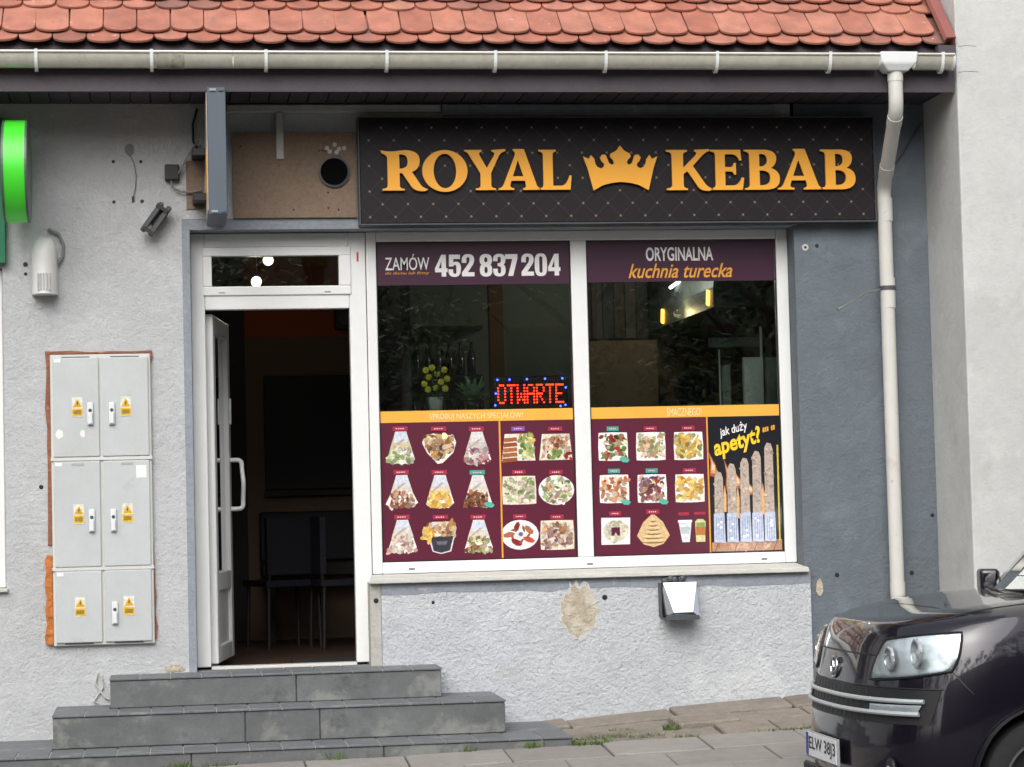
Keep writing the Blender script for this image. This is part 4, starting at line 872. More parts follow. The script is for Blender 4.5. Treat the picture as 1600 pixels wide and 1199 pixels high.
# ------------------------------------------------------------------ inside the shop
IFLOOR = mat('interior_brown_tile', '#4a382e', .45, var=((3,.15),(20,.1)))
IBROWN = mat('interior_brown_paint', '#7a6456', .8, var=((2,.06),))
IDARK = mat('interior_dark_wood', '#241c1a', .6, var=((6,.2),))
IORANGE = mat('interior_orange_paint', '#a85424', .8)
IGREY = mat('interior_grey_green', '#7f867c', .7, var=((2,.1),))
INAVY = mat('dark_blue_black_panel', '#12131f', .6)
ISTEEL = mat('kitchen_steel', '#c9cec9', .45, metal=.2, var=((3,.1),))
ISTEELD = mat('kitchen_steel_dull', '#7d847f', .5, metal=.3)
def ip(*a, m=IBROWN, name='interior_wall', par=None): return MB().box(*a).build(name, m, par or shop)
ip(-.30,4.40,.301,5.0,-.14,-.062, m=IFLOOR, name='interior_floor')
ip(-.30,4.40,.301,5.0,2.80,2.85, m=IGREY, name='interior_ceiling')
ip(-.36,-.30,.301,5.0,-.06,2.80, m=IDARK)
ip(4.40,4.46,.301,5.0,-.06,2.80, m=IGREY)
ip(-.30,.42,3.5,3.6,-.06,2.80, m=IDARK); ip(.421,1.30,3.5,3.6,-.06,2.125); ip(.421,1.30,3.499,3.6,2.126,2.80, m=IORANGE)
ip(1.301,1.36,.9,3.6,-.06,2.80, m=IDARK, name='partition'); ip(1.361,2.80,3.3,3.4,-.06,2.80, m=IGREY); ip(2.801,4.399,3.62,3.7,-.06,2.80)
ip(2.85,3.36,3.0,3.04,-.06,2.03, m=mat('brown_panel','#7a6854',.7,var=((3,.1),)), name='brown_panel')
ip(2.035,2.13,2.2,2.29,-.06,2.80, m=mat('wood_post','#a06c38',.6,var=((5,.15),)), name='wood_post')
pn = thing('wall_panel', (.9,3.48,1.0), 'large dark framed panel on the brown wall inside the doorway', 'panel')
MB().box(.549,1.29,3.46,3.497,1.02,1.84).build('panel_board', INAVY, pn, bevel=.004); MB().box(.54,1.292,3.44,3.497,.975,1.012).build('panel_ledge', IDARK, pn)
sp_ = thing('loudspeaker', (1.12,3.3,2.15), 'small black loudspeaker high on the wall inside the doorway', 'speaker')
MB().box(1.06,1.20,3.2,3.34,2.155,2.36).build('speaker_cabinet', BLACK, sp_, bevel=.006); MB().lathe([(.045,-.004),(.045,.002)], (1.13,3.198,2.23), 'Y', 20).build('speaker_cone', DARKG, sp_); MB().box(1.10,1.16,3.34,3.498,2.22,2.27).build('wall_arm', BLACK, sp_)
bn = thing('wall_bench', (.9,3.3,-.06), 'dark upholstered bench along the brown back wall', 'bench')
MB().box(.50,1.29,3.12,3.46,.40,.50).build('seat', IDARK, bn, bevel=.01); MB().box(.50,1.29,3.38,3.46,.505,.86).build('backrest', INAVY, bn, bevel=.01)
for x in (.54,1.22): MB().box(x,x+.05,3.15,3.42,-.061,.40).build('leg', IDARK, bn)
def chair(x, y, rz, lab):
    t = thing('dining_chair', (x,y,-.062), lab, 'chair', 'dark chairs inside the doorway')
    parts = [(MB().box(-.21,.21,-.21,.21,.42,.46),'seat'),(MB().box(-.20,.20,.17,.21,.50,.88),'backrest')]
    for sx in (-1,1):
        for sy in (-1,1): parts.append((MB().tube([(sx*.19,sy*.19,0),(sx*.18,sy*.18,.42)], .014, 8),'leg'))
        parts.append((MB().tube([(sx*.18,.19,.45),(sx*.18,.20,.52)], .012, 8),'post'))
    for mb, nm in parts:
        o = mb.build(nm, INAVY if nm in ('seat','backrest') else IDARK, None); o.parent = t
    t.rotation_euler = (0,0,rz); return t
chair(.62,2.55,R_(200),'dark dining chair with its back to the open door'); chair(1.02,2.35,R_(100),'dark dining chair pushed side on beside the door opening')
mt = tag(MB().box(.58,1.16,.45,.95,-.0615,-.048).build('door_mat', mat('black_mat','#15161c',.95), None, bevel=.003), 'black rubber mat on the floor inside the doorway', 'mat')
# globe lamps behind the transom
GLOBE = emis('warm_globe', '#fff2d8', 3.2, '#ffffff')
for i, (x, z) in enumerate(((.514,2.472),(.436,2.335))):
    gl = thing('globe_lamp', (x,1.5,z), ('upper lit globe lamp seen through the transom','lower lit globe lamp seen through the transom')[i], 'lamp', 'globe lamps behind the transom')
    MB().ball((x,1.5,z), .034, 20).build('globe', GLOBE, gl, smooth=True); MB().tube([(x,1.5,z+.033),(x,1.5,2.80)], .004, 6).build('cord', BLACK, gl)
def bulb(name, loc, w, col, par, r=.04):
    l = bpy.data.lights.new(name, 'POINT'); l.energy = w; l.color = col; l.shadow_soft_size = r
    o = bpy.data.objects.new(name, l); COL.objects.link(o); o.location = loc; o.parent = par; o.matrix_parent_inverse = par.matrix_basis.inverted()
bulb('globe_light', (.43,1.5,2.27), 1.5, (1,.86,.68), gl)
# shelf with bottles on the grey wall
sh = thing('bottle_shelf', (1.8,3.2,1.2), 'dim wall shelf unit with two boards behind the left pane', 'shelf')
for z in (1.78,2.13): MB().box(1.40,2.10,3.05,3.298,z,z+.025).build('board', IDARK, sh)
for x in (1.40,2.08): MB().box(x,x+.02,3.06,3.297,1.40,1.779).build('side', IDARK, sh)
MB().box(1.40,2.10,3.05,3.298,1.38,1.40).build('board', IDARK, sh)
BOT = [mat('bottle_dark_green','#1c3026',.15,coat=.5), mat('bottle_brown','#33211a',.15,coat=.5), mat('bottle_blue','#1d2a44',.15,coat=.5)]
btm = {}
def bottle(x, z, k, s=1.):
    where = 'standing on the lower shelf board behind the yellow flowers' if z < 1.6 else 'standing on the middle shelf board above the yellow flowers'
    o = MB().lathe([(.03,0),(.032,.01),(.032,.14),(.012,.19),(.011,.235),(.013,.24)], (0,0,0), 'Z', 14).build('bottle', BOT[k], None, smooth=50) if k not in btm else bpy.data.objects.new('bottle', btm[k])
    if k in btm: COL.objects.link(o)
    btm[k] = o.data; o.location = (x,3.17,z); o.scale = (s,s,s)
    tag(o, ('dark green bottle ','brown bottle ','dark blue bottle ')[k]+where, 'bottle', 'bottles on the wall shelf')
for i in range(9): bottle(1.46+i*.072, 1.401, i % 3, 1+.12*((i*5) % 3))
for i in range(8): bottle(1.47+i*.08, 1.806, (i*2) % 3, 1+.1*((i*3) % 3))
# kitchen
hd = thing('extractor_hood', (3.85,2.4,2.1), 'stainless extractor hood over the kitchen behind the right pane', 'hood')
MB().raw([(3.36,1.2,2.11),(4.38,1.2,2.11),(4.38,3.6,2.11),(3.36,3.6,2.11),(3.36,1.2,2.24),(4.38,1.2,2.24),(4.38,3.6,2.24),(3.36,3.6,2.24),(3.52,1.5,2.78),(4.38,1.5,2.78),(4.38,3.6,2.78),(3.52,3.6,2.78)],
    [(3,2,1,0),(0,1,5,4),(1,2,6,5),(2,3,7,6),(3,0,4,7),(4,5,9,8),(5,6,10,9),(6,7,11,10),(7,4,8,11),(8,9,10,11)]).build('canopy', ISTEELD, hd)
WARM = emis('warm_reflection', '#ffb648', 5)
for (y, x) in ((1.32,3.352),(2.75,3.352)): MB().obox((x,y,2.18), (.012,.06,.10), Matrix.Rotation(R_(12),4,'X')).build('lamp_reflection', WARM, hd, bevel=.004)  # glowing patches stand in for warm lamp reflections in the hood steel
tl = thing('ceiling_tube', (3.4,2.5,2.38), 'short lit white tube lamp hanging behind the right pane', 'lamp')
MB().tube([(3.36,2.5,2.36),(3.415,2.35,2.405)], .012, 10).build('tube', emis('tube_white','#ffffff',4), tl); MB().tube([(3.40,2.4,2.40),(3.40,2.4,2.8)], .004, 6).build('cord', BLACK, tl)
bulb('tube_light', (3.05,2.0,2.45), 5, (1,.97,.9), tl, .03); bulb('hood_light', (3.30,2.0,2.14), 1.2, (1,.72,.36), hd, .03)
gr = thing('kebab_grill', (3.55,.95,-.06), 'upright stainless kebab grill on a counter behind the right pane', 'grill')
MB().box(3.30,4.30,.62,1.25,-.061,.95).build('counter', ISTEELD, gr)
MB().box(3.442,3.570,.78,.82,.952,1.755).build('heat_panel', ISTEEL, gr, bevel=.004); MB().box(3.592,3.72,.80,.84,.952,1.755).build('heat_panel', ISTEELD, gr, bevel=.004)
MB().box(3.352,3.405,.98,1.03,.952,1.72).build('post', ISTEELD, gr); MB().tube([(3.575,.84,.952),(3.575,.84,1.95)], .010, 8).build('spit', ISTEEL, gr); MB().tube([(3.34,1.0,.952),(3.34,1.0,1.82)], .006, 8).build('spit', ISTEEL, gr)
MB().box(3.30,3.62,1.05,1.12,1.84,1.90).build('motor_arm', ISTEELD, gr)
cu_ = thing('wall_cupboard', (3.05,3.4,2.1), 'dim slatted cupboard high on the wall behind the right pane', 'cupboard')
MB().box(2.83,3.34,3.2,3.61,2.05,2.79).build('carcass', IDARK, cu_)
for k in range(6): MB().box(2.84+k*.083,2.84+k*.083+.072,3.185,3.1995,2.06,2.78).build('slat', mat('cupboard_slat%d'%k, ['#4a443c','#57504a','#3a3a3a'][k % 3], .6), cu_)
# cook behind the counter
def skin_body(name, verts, edges, rad, mats, parent, sub=2):
    me = bpy.data.meshes.new(name); me.from_pydata(verts, edges, []); o = bpy.data.objects.new(name, me); COL.objects.link(o)
    sk = o.modifiers.new('skin','SKIN')
    for i, r in enumerate(rad): me.skin_vertices[0].data[i].radius = r if isinstance(r, tuple) else (r, r)
    me.skin_vertices[0].data[0].use_root = True
    sb = o.modifiers.new('sub','SUBSURF'); sb.levels = sub; sb.render_levels = sub
    dg = bpy.context.evaluated_depsgraph_get(); m2 = bpy.data.meshes.new_from_object(o.evaluated_get(dg)); bpy.data.objects.remove(o)
    for q in mats: m2.materials.append(q)
    for p in m2.polygons: p.use_smooth = True
    return put(name, m2, parent)
SKIN = mat('skin_tone', '#a87a62', .55); HAIR = mat('black_hair', '#0c0b0d', .95, spec=.1, bump=((90,.004),)); SHIRT = mat('dark_shirt', '#2a2523', .85); TROU = mat('dark_trousers', '#16161a', .85)
pr_ = thing('person', (3.29,1.72,-.062), 'dark haired person in a dark shirt standing behind the kebab grill', 'person')
V = [(0,0,.95),(0,0,1.18),(0,.0,1.40),(0,-.01,1.50),(-.01,-.02,1.58),(-.02,-.04,1.66),(-.015,-.03,1.76),
     (-.17,0,1.40),(-.22,-.05,1.12),(-.16,-.25,1.02),(.17,0,1.40),(.22,-.05,1.12),(.16,-.25,1.02),
     (-.10,0,.90),(-.11,-.02,.48),(-.11,.02,.07),(-.11,-.14,.035),(.10,0,.90),(.11,-.02,.48),(.11,.02,.07),(.11,-.14,.035),(-.14,-.32,1.01),(.14,-.32,1.01)]
E_ = [(0,1),(1,2),(2,3),(3,4),(4,5),(5,6),(2,7),(7,8),(8,9),(2,10),(10,11),(11,12),(0,13),(13,14),(14,15),(15,16),(0,17),(17,18),(18,19),(19,20),(9,21),(12,22)]
Rr = [(.16,.11),(.15,.11),(.15,.10),.055,.06,(.085,.10),(.07,.085),.065,.05,.036,.065,.05,.036,.085,.06,.042,.035,.085,.06,.042,.035,.028,.028]
bd = skin_body('body', V, E_, Rr, [SHIRT, SKIN, TROU], pr_)
for p in bd.data.polygons:
    z = p.center.z; y = p.center.y
    p.material_index = 2 if z < .93 else (1 if (z > 1.50 or y < -.20) else 0)
fingers = []
for s in (-1, 1):
    hv = []; he = []; hr = []
    hv.append((s*.14,-.33,1.01)); hr.append(.024)
    for k in range(5):
        n0 = len(hv); off = (k-2)*.017
        if k == 0: pts = [(s*.12,-.35,1.012),(s*.095,-.375,1.008)]
        else: pts = [(s*.14+off,-.37,1.01),(s*.14+off*1.1,-.40-.004*(2-abs(k-2)),1.005),(s*.14+off*1.1,-.42,.985)]
        prev = 0
        for q in pts: hv.append(q); hr.append(.0085); he.append((prev, len(hv)-1)); prev = len(hv)-1
    skin_body('hand', hv, he, hr, [SKIN], pr_, 1)
hb = MB(); nn = 24; hq = random.Random(2)
for i in range(15):
    th = math.pi*.80*i/14
    for k in range(nn):
        a = 2*math.pi*k/nn; fr = max(0, -math.sin(a))          # front of the head faces -y
        t2 = th*(1-.42*fr**1.5); j = 1+hq.uniform(-.045,.045)*(1 if i else 0)
        r = .125*math.sin(t2)*j; hb.v.append((-.015+r*.92*math.cos(a), -.028+r*1.06*math.sin(a), 1.672+.125*math.cos(t2)*j))
for i in range(14):
    for k in range(nn): hb.f.append((i*nn+k, i*nn+(k+1) % nn, (i+1)*nn+(k+1) % nn, (i+1)*nn+k)); hb.m.append(0); hb.c.append(None)
hb.build('hair', HAIR, pr_, smooth=True)
fc = MB(); fc.ball((.094,-.03,1.635), .03, 10, 0, (.5,.7,1.1)); fc.ball((-.124,-.03,1.635), .03, 10, 0, (.5,.7,1.1)); fc.build('ear', SKIN, pr_, smooth=True)
fc = MB(); fc.ball((-.02,-.148,1.640), .018, 10, 0, (.8,1.4,1.4)); fc.build('nose', SKIN, pr_, smooth=True)
EYE = mat('eye_dark','#15100e',.3); fc = MB()
for s in (-1,1): fc.ball((-.02+s*.033,-.130,1.668), .011, 8)
fc.build('eyes', EYE, pr_, smooth=True); MB().ball((-.02,-.128,1.598), .02, 10, 0, (1.2,.4,.35)).build('mouth', mat('lip','#7c4a40',.5), pr_, smooth=True)
for o in pr_.children:
    o.matrix_parent_inverse = Matrix.Identity(4)
pr_.rotation_euler = (0,0,R_(122))
for o in pr_.children: o.scale = (1,1,1.0)

# ------------------------------------------------------------------ window ledge with plants and the LED sign
lg = thing('window_ledge', (1.67,.4,-.06), 'narrow dark ledge unit behind the left pane', 'shelf')
MB().box(1.10,2.26,.24,.52,1.405,1.430).build('board', IDARK, lg); 
for x in (1.12,2.22): MB().box(x,x+.025,.26,.50,-.061,1.404).build('side', IDARK, lg)
MB().box(1.146,2.219,.48,.495,-.061,1.404).build('back', IDARK, lg)
LEAFY = mat('plant_leaf', '#3d6b2e', .5, var=((30,.3),)); LEAFD = mat('plant_leaf_dull', '#6f9a72', .6, var=((30,.3),)); ROSE = mat('yellow_petal', '#d9cf2e', .55, var=((40,.12),))
POT = mat('white_glazed_pot', '#c9ccc6', .3)
def leafquad(mb, p, d, L_, w):
    d = d.normalized(); s = d.cross(Vector((0,0,1)))
    s = s.normalized() if s.length > .01 else Vector((1,0,0))
    mb.face([p, p+d*L_*.5+s*w, p+d*L_, p+d*L_*.5-s*w])
qr = random.Random(9)
f1 = thing('yellow_flowers', (1.44,.33,1.43), 'yellow artificial roses in a small white pot behind the glass', 'flowers')
MB().lathe([(.034,0),(.040,.005),(.048,.075),(.052,.085),(.046,.085),(.042,.07)], (1.44,.33,1.4305), 'Z', 20).build('pot', POT, f1, smooth=50)
lv = MB(); 
for k in range(150):
    a = qr.uniform(0,6.28); rr2 = qr.uniform(.0,.075); p = Vector((1.44+rr2*math.cos(a), .33+rr2*.8*math.sin(a), 1.50+qr.uniform(0,.17)))
    leafquad(lv, p, Vector((math.cos(a),math.sin(a),qr.uniform(-.2,.8))), qr.uniform(.025,.045), .009)
lv.build('leaves', LEAFY, f1)
sm = MB()
FP = [(-.06,.19),(-.04,.15),(.05,.19),(-.07,.11),(.03,.12),(.07,.14),(.0,.085),(-.05,.075),(.055,.08),(.01,.17),(-.02,.205)]
for (dx, dz) in FP: sm.tube([(1.44,.33,1.49),(1.44+dx*.6,.33,1.47+dz*.6),(1.44+dx,.30,1.48+dz)], .002, 5)
sm.build('stems', LEAFY, f1)
for (dx, dz) in FP:
    b = MB(); c0 = Vector((1.44+dx, .295+qr.uniform(-.03,.02), 1.485+dz))
    b.ball(tuple(c0), .0135, 8)
    for k in range(7):
        a = 2*math.pi*k/7; b.ball((c0.x+.011*math.cos(a), c0.y-.004, c0.z+.011*math.sin(a)), .0095, 8, 0, (1,.6,1))
    b.build('blossom', ROSE, f1, smooth=True)
f2_ = thing('potted_fern', (1.665,.34,1.43), 'bushy dull green potted plant beside the yellow flowers', 'plant')
MB().lathe([(.03,0),(.042,.06),(.044,.065)], (1.665,.34,1.4305), 'Z', 18).build('pot', mat('dark_pot','#23302a',.5), f2_, smooth=50)
lv = MB()
for k in range(90):
    a = qr.uniform(0,6.28); el_ = qr.uniform(.2,1.4); L_ = qr.uniform(.07,.17); p = Vector((1.665,.34,1.485)); d = Vector((math.cos(a)*math.cos(el_), math.sin(a)*math.cos(el_)*.7, math.sin(el_)))
    for t in range(7):
        q_ = p+d*L_*(t+1)/7-Vector((0,0,.03*(t/7)**2)); 
        for s in (-1,1): leafquad(lv, q_, d+Vector((-d.y,d.x,0))*s*1.2+Vector((0,0,.1)), .026, .006)
lv.build('fronds', LEAFD, f2_)
ld = thing('led_sign', (2.01,.30,1.43), 'lit red LED sign reading OTWARTE behind the left pane', 'sign')
MB().box(1.785,2.236,.30,.325,1.432,1.632).build('led_panel', BLACK, ld, bevel=.003)
F57 = {'O':['01110','10001','10001','10001','10001','10001','01110'],'T':['11111','00100','00100','00100','00100','00100','00100'],'W':['10001','10001','10001','10101','10101','11011','10001'],'A':['01110','10001','10001','11111','10001','10001','10001'],'R':['11110','10001','10001','11110','10100','10010','10001'],'E':['11111','10000','10000','11110','10000','10000','11111']}
LR = emis('led_red', '#ff3018', 7, '#300000'); LB = emis('led_blue', '#3350ff', 9, '#000030')
for i, chh in enumerate('OTWARTE'):
    b = MB()
    for r_, row in enumerate(F57[chh]):
        for c_, v_ in enumerate(row):
            if v_ == '1': b.ball((1.815+i*.0585+c_*.0103, .2965, 1.578-r_*.0175), .0052, 8)
    b.build('led_letter', LR, ld)
for (x, z) in ((1.812,1.612),(1.885,1.612),(1.99,1.613),(2.10,1.614),(2.205,1.615),(1.80,1.53),(1.795,1.46),(2.22,1.455),(2.19,1.448),(2.225,1.56)):
    MB().ball((x,.2965,z), .0065, 8).build('led_point', LB, ld)

# ------------------------------------------------------------------ across the street: trees, plus added houses that darken the glass and car reflections
tr2 = random.Random(31)
BARK = mat('tree_bark', '#4a4038', .95, var=((8,.2),), bump=((20,.02),)); LEAFM = mat('tree_leaf', '#44572c', .65, var=((1.2,.3),(8,.25)))
def tree(x, y, h, r, lab):
    t = thing('street_tree', (x,y,-.73), lab, 'tree', 'trees across the street')
    tk = MB(); tk.tube([(x,y,-.75),(x+.05,y,.8),(x-.05,y+.1,2.2),(x+.1,y,h*.55),(x+.05,y,h*.85)], [.22,.17,.15,.09,.03], 10)
    cl = []
    for k in range(11):
        a = k*2.4; z0 = 1.6+h*.05*k; e = Vector((x+math.cos(a)*r*.75, y+math.sin(a)*r*.75, z0+h*.18)); s_ = Vector((x,y,z0))
        tk.tube([s_, (s_+e)/2+Vector((0,0,.15)), e], [.07,.045,.015], 6)
    tk.build('trunk', BARK, t)
    for k in range(70):
        a = tr2.uniform(0,6.28); z = tr2.uniform(1.3,h); rr2 = r*math.sqrt(tr2.random())*math.sin(math.pi*min(1,max(.12,(z-.6)/(h-.2))))**.6
        cl.append((x+rr2*math.cos(a), y+rr2*math.sin(a), z, tr2.uniform(.35,.75)))
    lv = MB()
    for (cx, cy, cz, cr) in cl:
        for k in range(75):
            d = Vector((tr2.gauss(0,1),tr2.gauss(0,1),tr2.gauss(0,.8))).normalized()*cr*tr2.random()**.4
            p = Vector((cx,cy,cz))+d; a = Vector((tr2.gauss(0,1),tr2.gauss(0,1),tr2.gauss(0,1))).normalized(); b = a.cross(Vector((.3,.5,.8))).normalized()
            L_ = tr2.uniform(.07,.13); lv.face([p-a*L_, p+b*L_*.5, p+a*L_, p-b*L_*.5])
    lv.build('crown', LEAFM, t)
tree(2.2,-23.5,9,3.0,'broad dark leafy tree reflected in the left shop pane'); tree(6.8,-24.5,10,3.3,'tall leafy tree reflected in the right shop pane')
tree(-3.5,-25,9.5,3.2,'leafy tree reflected in the transom over the door'); tree(12,-23,9,3.2,'leafy tree reflected in the dark car paint')
protos = [o for o in COL.objects if o.get('category') == 'tree']
def copytree(src, dx, dy, rz, s, lab):
    r = src.copy(); COL.objects.link(r); r['label'] = lab; r.location = (dx,dy,-.73); r.rotation_euler = (0,0,rz); r.scale = (s,s,s)
    for ch in src.children: c = ch.copy(); COL.objects.link(c); c.parent = r; c.matrix_parent_inverse = src.matrix_basis.inverted()
for i, (dx, dy, s) in enumerate(((8.5,-18.5,1.0),(13.5,-17.5,1.1),(18.5,-18.5,1.15),(24.5,-18,1.2),(31,-16,1.2),(-7,-18,1.05),(-12.5,-16,1.1),(-17.5,-12,1.0))):
    copytree(protos[i % 4], dx, dy, 1.3*i, s, 'leafy roadside tree mirrored in the dark car bodywork beyond the kerb')
lh = thing('added_end_house', (-24,-6,-.73), 'plain beige unseen house added to darken the car nose reflections', 'building')  # unseen house, added to darken what the car nose mirrors
MB().box(-30,-22,-12,2,-.74,6.5).build('wall', mat('end_house_render','#6f685c',.9,var=((.5,.1),)), lh)
MB().raw([(-30.5,-12.5,6.5),(-21.5,-12.5,6.5),(-21.5,2.5,6.5),(-30.5,2.5,6.5),(-26,-12.5,10),(-26,2.5,10)], [(0,1,4),(1,2,5,4),(2,3,5),(3,0,4,5),(3,2,1,0)]).build('roof', mat('end_house_roof','#4b302a',.8), lh)
for k in range(4):
    for z in (.4,3.3): MB().box(-22.0,-21.96,-11+k*3.2,-9.6+k*3.2,z,z+1.5).build('window', mat('end_pane_%d_%d'%(k,int(z)),'#1e2226',.1), lh)
ob = thing('added_backdrop_house', (3,-33,-.73), 'plain grey unseen house added as dark backdrop for the glass reflections', 'building')  # unseen house, added as a dark backdrop for the window reflections
HWALL = mat('opposite_render', '#7d776c', .9, var=((.5,.1),)); HROOF = mat('opposite_roof', '#5b3a32', .8)
MB().box(-22,34,-39,-32,-.74,6.4).build('wall', HWALL, ob); MB().raw([(-22.5,-39.5,6.4),(34.5,-39.5,6.4),(34.5,-31.5,6.4),(-22.5,-31.5,6.4),(-22.5,-35.5,10),(34.5,-35.5,10)], [(0,1,5,4),(2,3,4,5),(1,2,5),(3,0,4),(3,2,1,0)]).build('roof', HROOF, ob)
for k in range(9):
    for z in (.3,2.9): 
        w_ = MB().box(-10.5+k*3.4,-9.1+k*3.4,-32.0,-31.95,z,z+1.5).build('window_frame', HROOF, ob); MB().box(-10.4+k*3.4,-9.2+k*3.4,-31.949,-31.94,z+.1,z+1.4).build('pane', mat('far_pane_%d_%d'%(k,int(z*10)),'#20242a',.1), w_)
# ------------------------------------------------------------------ parked car
PAINT = mat('dark_purple_car_paint', '#110d1b', .3, metal=.35, coat=1.0, spec=.3)
BARM = mat('satin_silver_bar', '#b4babb', .3, metal=.3); CHROME = mat('satin_chrome', '#b9bec2', .18, metal=1); BPL = mat('car_black_plastic', '#121316', .5); TYRE = mat('tyre_rubber', '#1d1e1f', .85, var=((30,.15),), bump=((60,.002),))
RIM = mat('alloy_rim', '#8f9291', .35, metal=.8); CGLASS = glassmat('car_glass', '#5c6663', 1.6); LENS = glassmat('lamp_lens', '#f4f8fa', 1.6); REFL = mat('lamp_reflector', '#e6eaeb', .3, metal=.55, bump=((15,.007,'vor'),)); BOWL = mat('lamp_bowl_chrome', '#d6dbde', .2, metal=.75); CDASH = mat('car_interior', '#17181a', .8)
CX, CY, CZ = 2.862, -2.95, -.702
car = thing('parked_car', (CX+1.9,CY,CZ), 'dark purple boxy hatchback parked at the kerb facing the steps', 'car')
HWID, DEP, PEX, LEN = .845, .56, 2.6, 3.80
FPROF = [(.16,.05),(.22,.015),(.30,.0),(.46,.0),(.55,.012),(.64,.028),(.74,.045),(.84,.068),(.90,.082),(.95,.10),(.98,.125),(1.0,.16)]
def lerp_t(tab, x):
    if x <= tab[0][0]: return tab[0][1]
    for (a, b), (c, d) in zip(tab, tab[1:]):
        if x <= c: return b+(d-b)*(x-a)/(c-a)
    return tab[-1][1]
WPROF = [(.16,.79),(.25,.825),(.45,.845),(.70,.842),(.85,.825),(.95,.80),(1.05,.765)]
def shoulder(u): return lerp_t([(0,.975),(.2,.982),(.5,1.008),(1.0,1.04),(1.6,1.03),(3.6,1.03),(3.8,1.0)], u)
def front_pt(th, w, off=0):
    """point on the front wrap: th -90..90 degrees (negative = far side v>0), w height"""
    hw = lerp_t(WPROF, w)+off; s = math.sin(R_(abs(th))); c = math.cos(R_(abs(th)))
    v = hw*max(0,s)**(2/PEX); u = lerp_t(FPROF, w)+DEP*(1-max(0,c)**(2/PEX))
    sg_ = 1 if th > 0 else -1
    p = Vector((u, -v*sg_, w))
    if off:
        n = Vector((-c**1.2-.05, -sg_*s**1.2, .12)).normalized(); p = Vector((u, -(lerp_t(WPROF, w))*max(0,s)**(2/PEX)*sg_, w))+n*off
    return p
def CW(p): return Vector((CX+p[0], CY+p[1], CZ+p[2]))
ths = [-90,-84,-78,-72,-66,-60,-54,-48,-42,-36,-30,-24,-18,-12,-6,0,6,12,18,24,30,36,42,48,54,60,66,72,78,84,90]
def outline(t):
    """closed loop at level t 0..1 sill to shoulder"""
    o = []
    for th in ths:
        w = .16+t*(.975-.16)
        p = front_pt(th, w); ws = shoulder(p.x); w2 = .16+t*(ws-.16); p = front_pt(th, min(w2,1.05)); o.append(Vector((p.x,p.y,w2)))
    us = [.8,1.1,1.4,1.7,2.0,2.3,2.6,2.9,3.2,3.45]
    near_ = [(u,-1) for u in us]; far = [(u,1) for u in us[::-1]]
    def side(u, sgn):
        w = .16+t*(shoulder(u)-.16); hw = lerp_t(WPROF, w); return Vector((u, sgn*hw, w))
    o += [side(u,-1) for u in us]
    for k in range(1,8):
        a = math.pi*k/8; w = .16+t*(shoulder(3.7)-.16); hw = lerp_t(WPROF, w); rr2 = LEN-.06*t
        o.append(Vector((3.5+(rr2-3.5)*math.sin(a)**.5, -hw*math.copysign(abs(math.cos(a))**.45, math.cos(a)), w)))
    o += [side(u,1) for u in us[::-1]]
    return o
levels = [0,.06,.14,.25,.38,.5,.6,.7,.8,.88,.94,.98,1.0]
body = MB(); loops = [outline(t) for t in levels]; n = len(loops[0])
for lp_ in loops: body.v += [tuple(CW(p)) for p in lp_]
for i in range(len(levels)-1):
    for k in range(n): body.f.append((i*n+k, i*n+(k+1) % n, (i+1)*n+(k+1) % n, (i+1)*n+k)); body.m.append(0); body.c.append(None)
# deck: bonnet with crown, inset loops toward the centre line
top = loops[-1]; prevbase = (len(levels)-1)*n
def deckz(u, v, f): 
    c = lerp_t([(0,.985),(.2,1.0),(.35,1.03),(.6,1.06),(1.0,1.10),(1.3,1.09),(3.8,1.05)], u); return c
for f in (.965,.90,.8,.6,.3):
    lp_ = []
    for p in top:
        cu0 = .24 if p.x < .9 else p.x
        uc = p.x if p.x > .7 else p.x+(max(p.x,.30)-p.x)*(1-f)*1.0
        q = Vector((uc+(.12*(1-f) if p.x < .4 else 0), p.y*f, 0)); q.x = max(q.x, p.x)
        if p.x > 3.4: q.x = p.x-(p.x-3.3)*(1-f)*.6
        e = 1-f; s_ = min(1, e/.22); s_ = s_*(2-s_)
        q.z = p.z+(deckz(q.x, q.y, f)-p.z)*s_
        lp_.append(q)
    base = len(body.v); body.v += [tuple(CW(p)) for p in lp_]
    for k in range(n): body.f.append((prevbase+k, prevbase+(k+1) % n, base+(k+1) % n, base+k)); body.m.append(0); body.c.append(None)
    prevbase = base
nf = len(ths); 
# close the middle strip by pairing the two sides
lastp = list(range(prevbase, prevbase+n)); i0 = nf//2; a_, b_i = i0-1, i0+1
body.f.append((lastp[i0-1], lastp[i0], lastp[i0+1])); body.m.append(0); body.c.append(None)
while True:
    a2, b2 = (a_-1) % n, (b_i+1) % n
    if a2 == b2: body.f.append((lastp[a2], lastp[a_], lastp[b_i])); body.m.append(0); body.c.append(None); break
    if a2 == b_i: break
    body.f.append((lastp[a2], lastp[a_], lastp[b_i], lastp[b2])); body.m.append(0); body.c.append(None); a_, b_i = a2, b2
    if (a_-b_i) % n == 1: break
body.f.append(tuple(range(n-1,-1,-1))); body.m.append(0); body.c.append(None)
bo = body.build('body', PAINT, car, smooth=35)
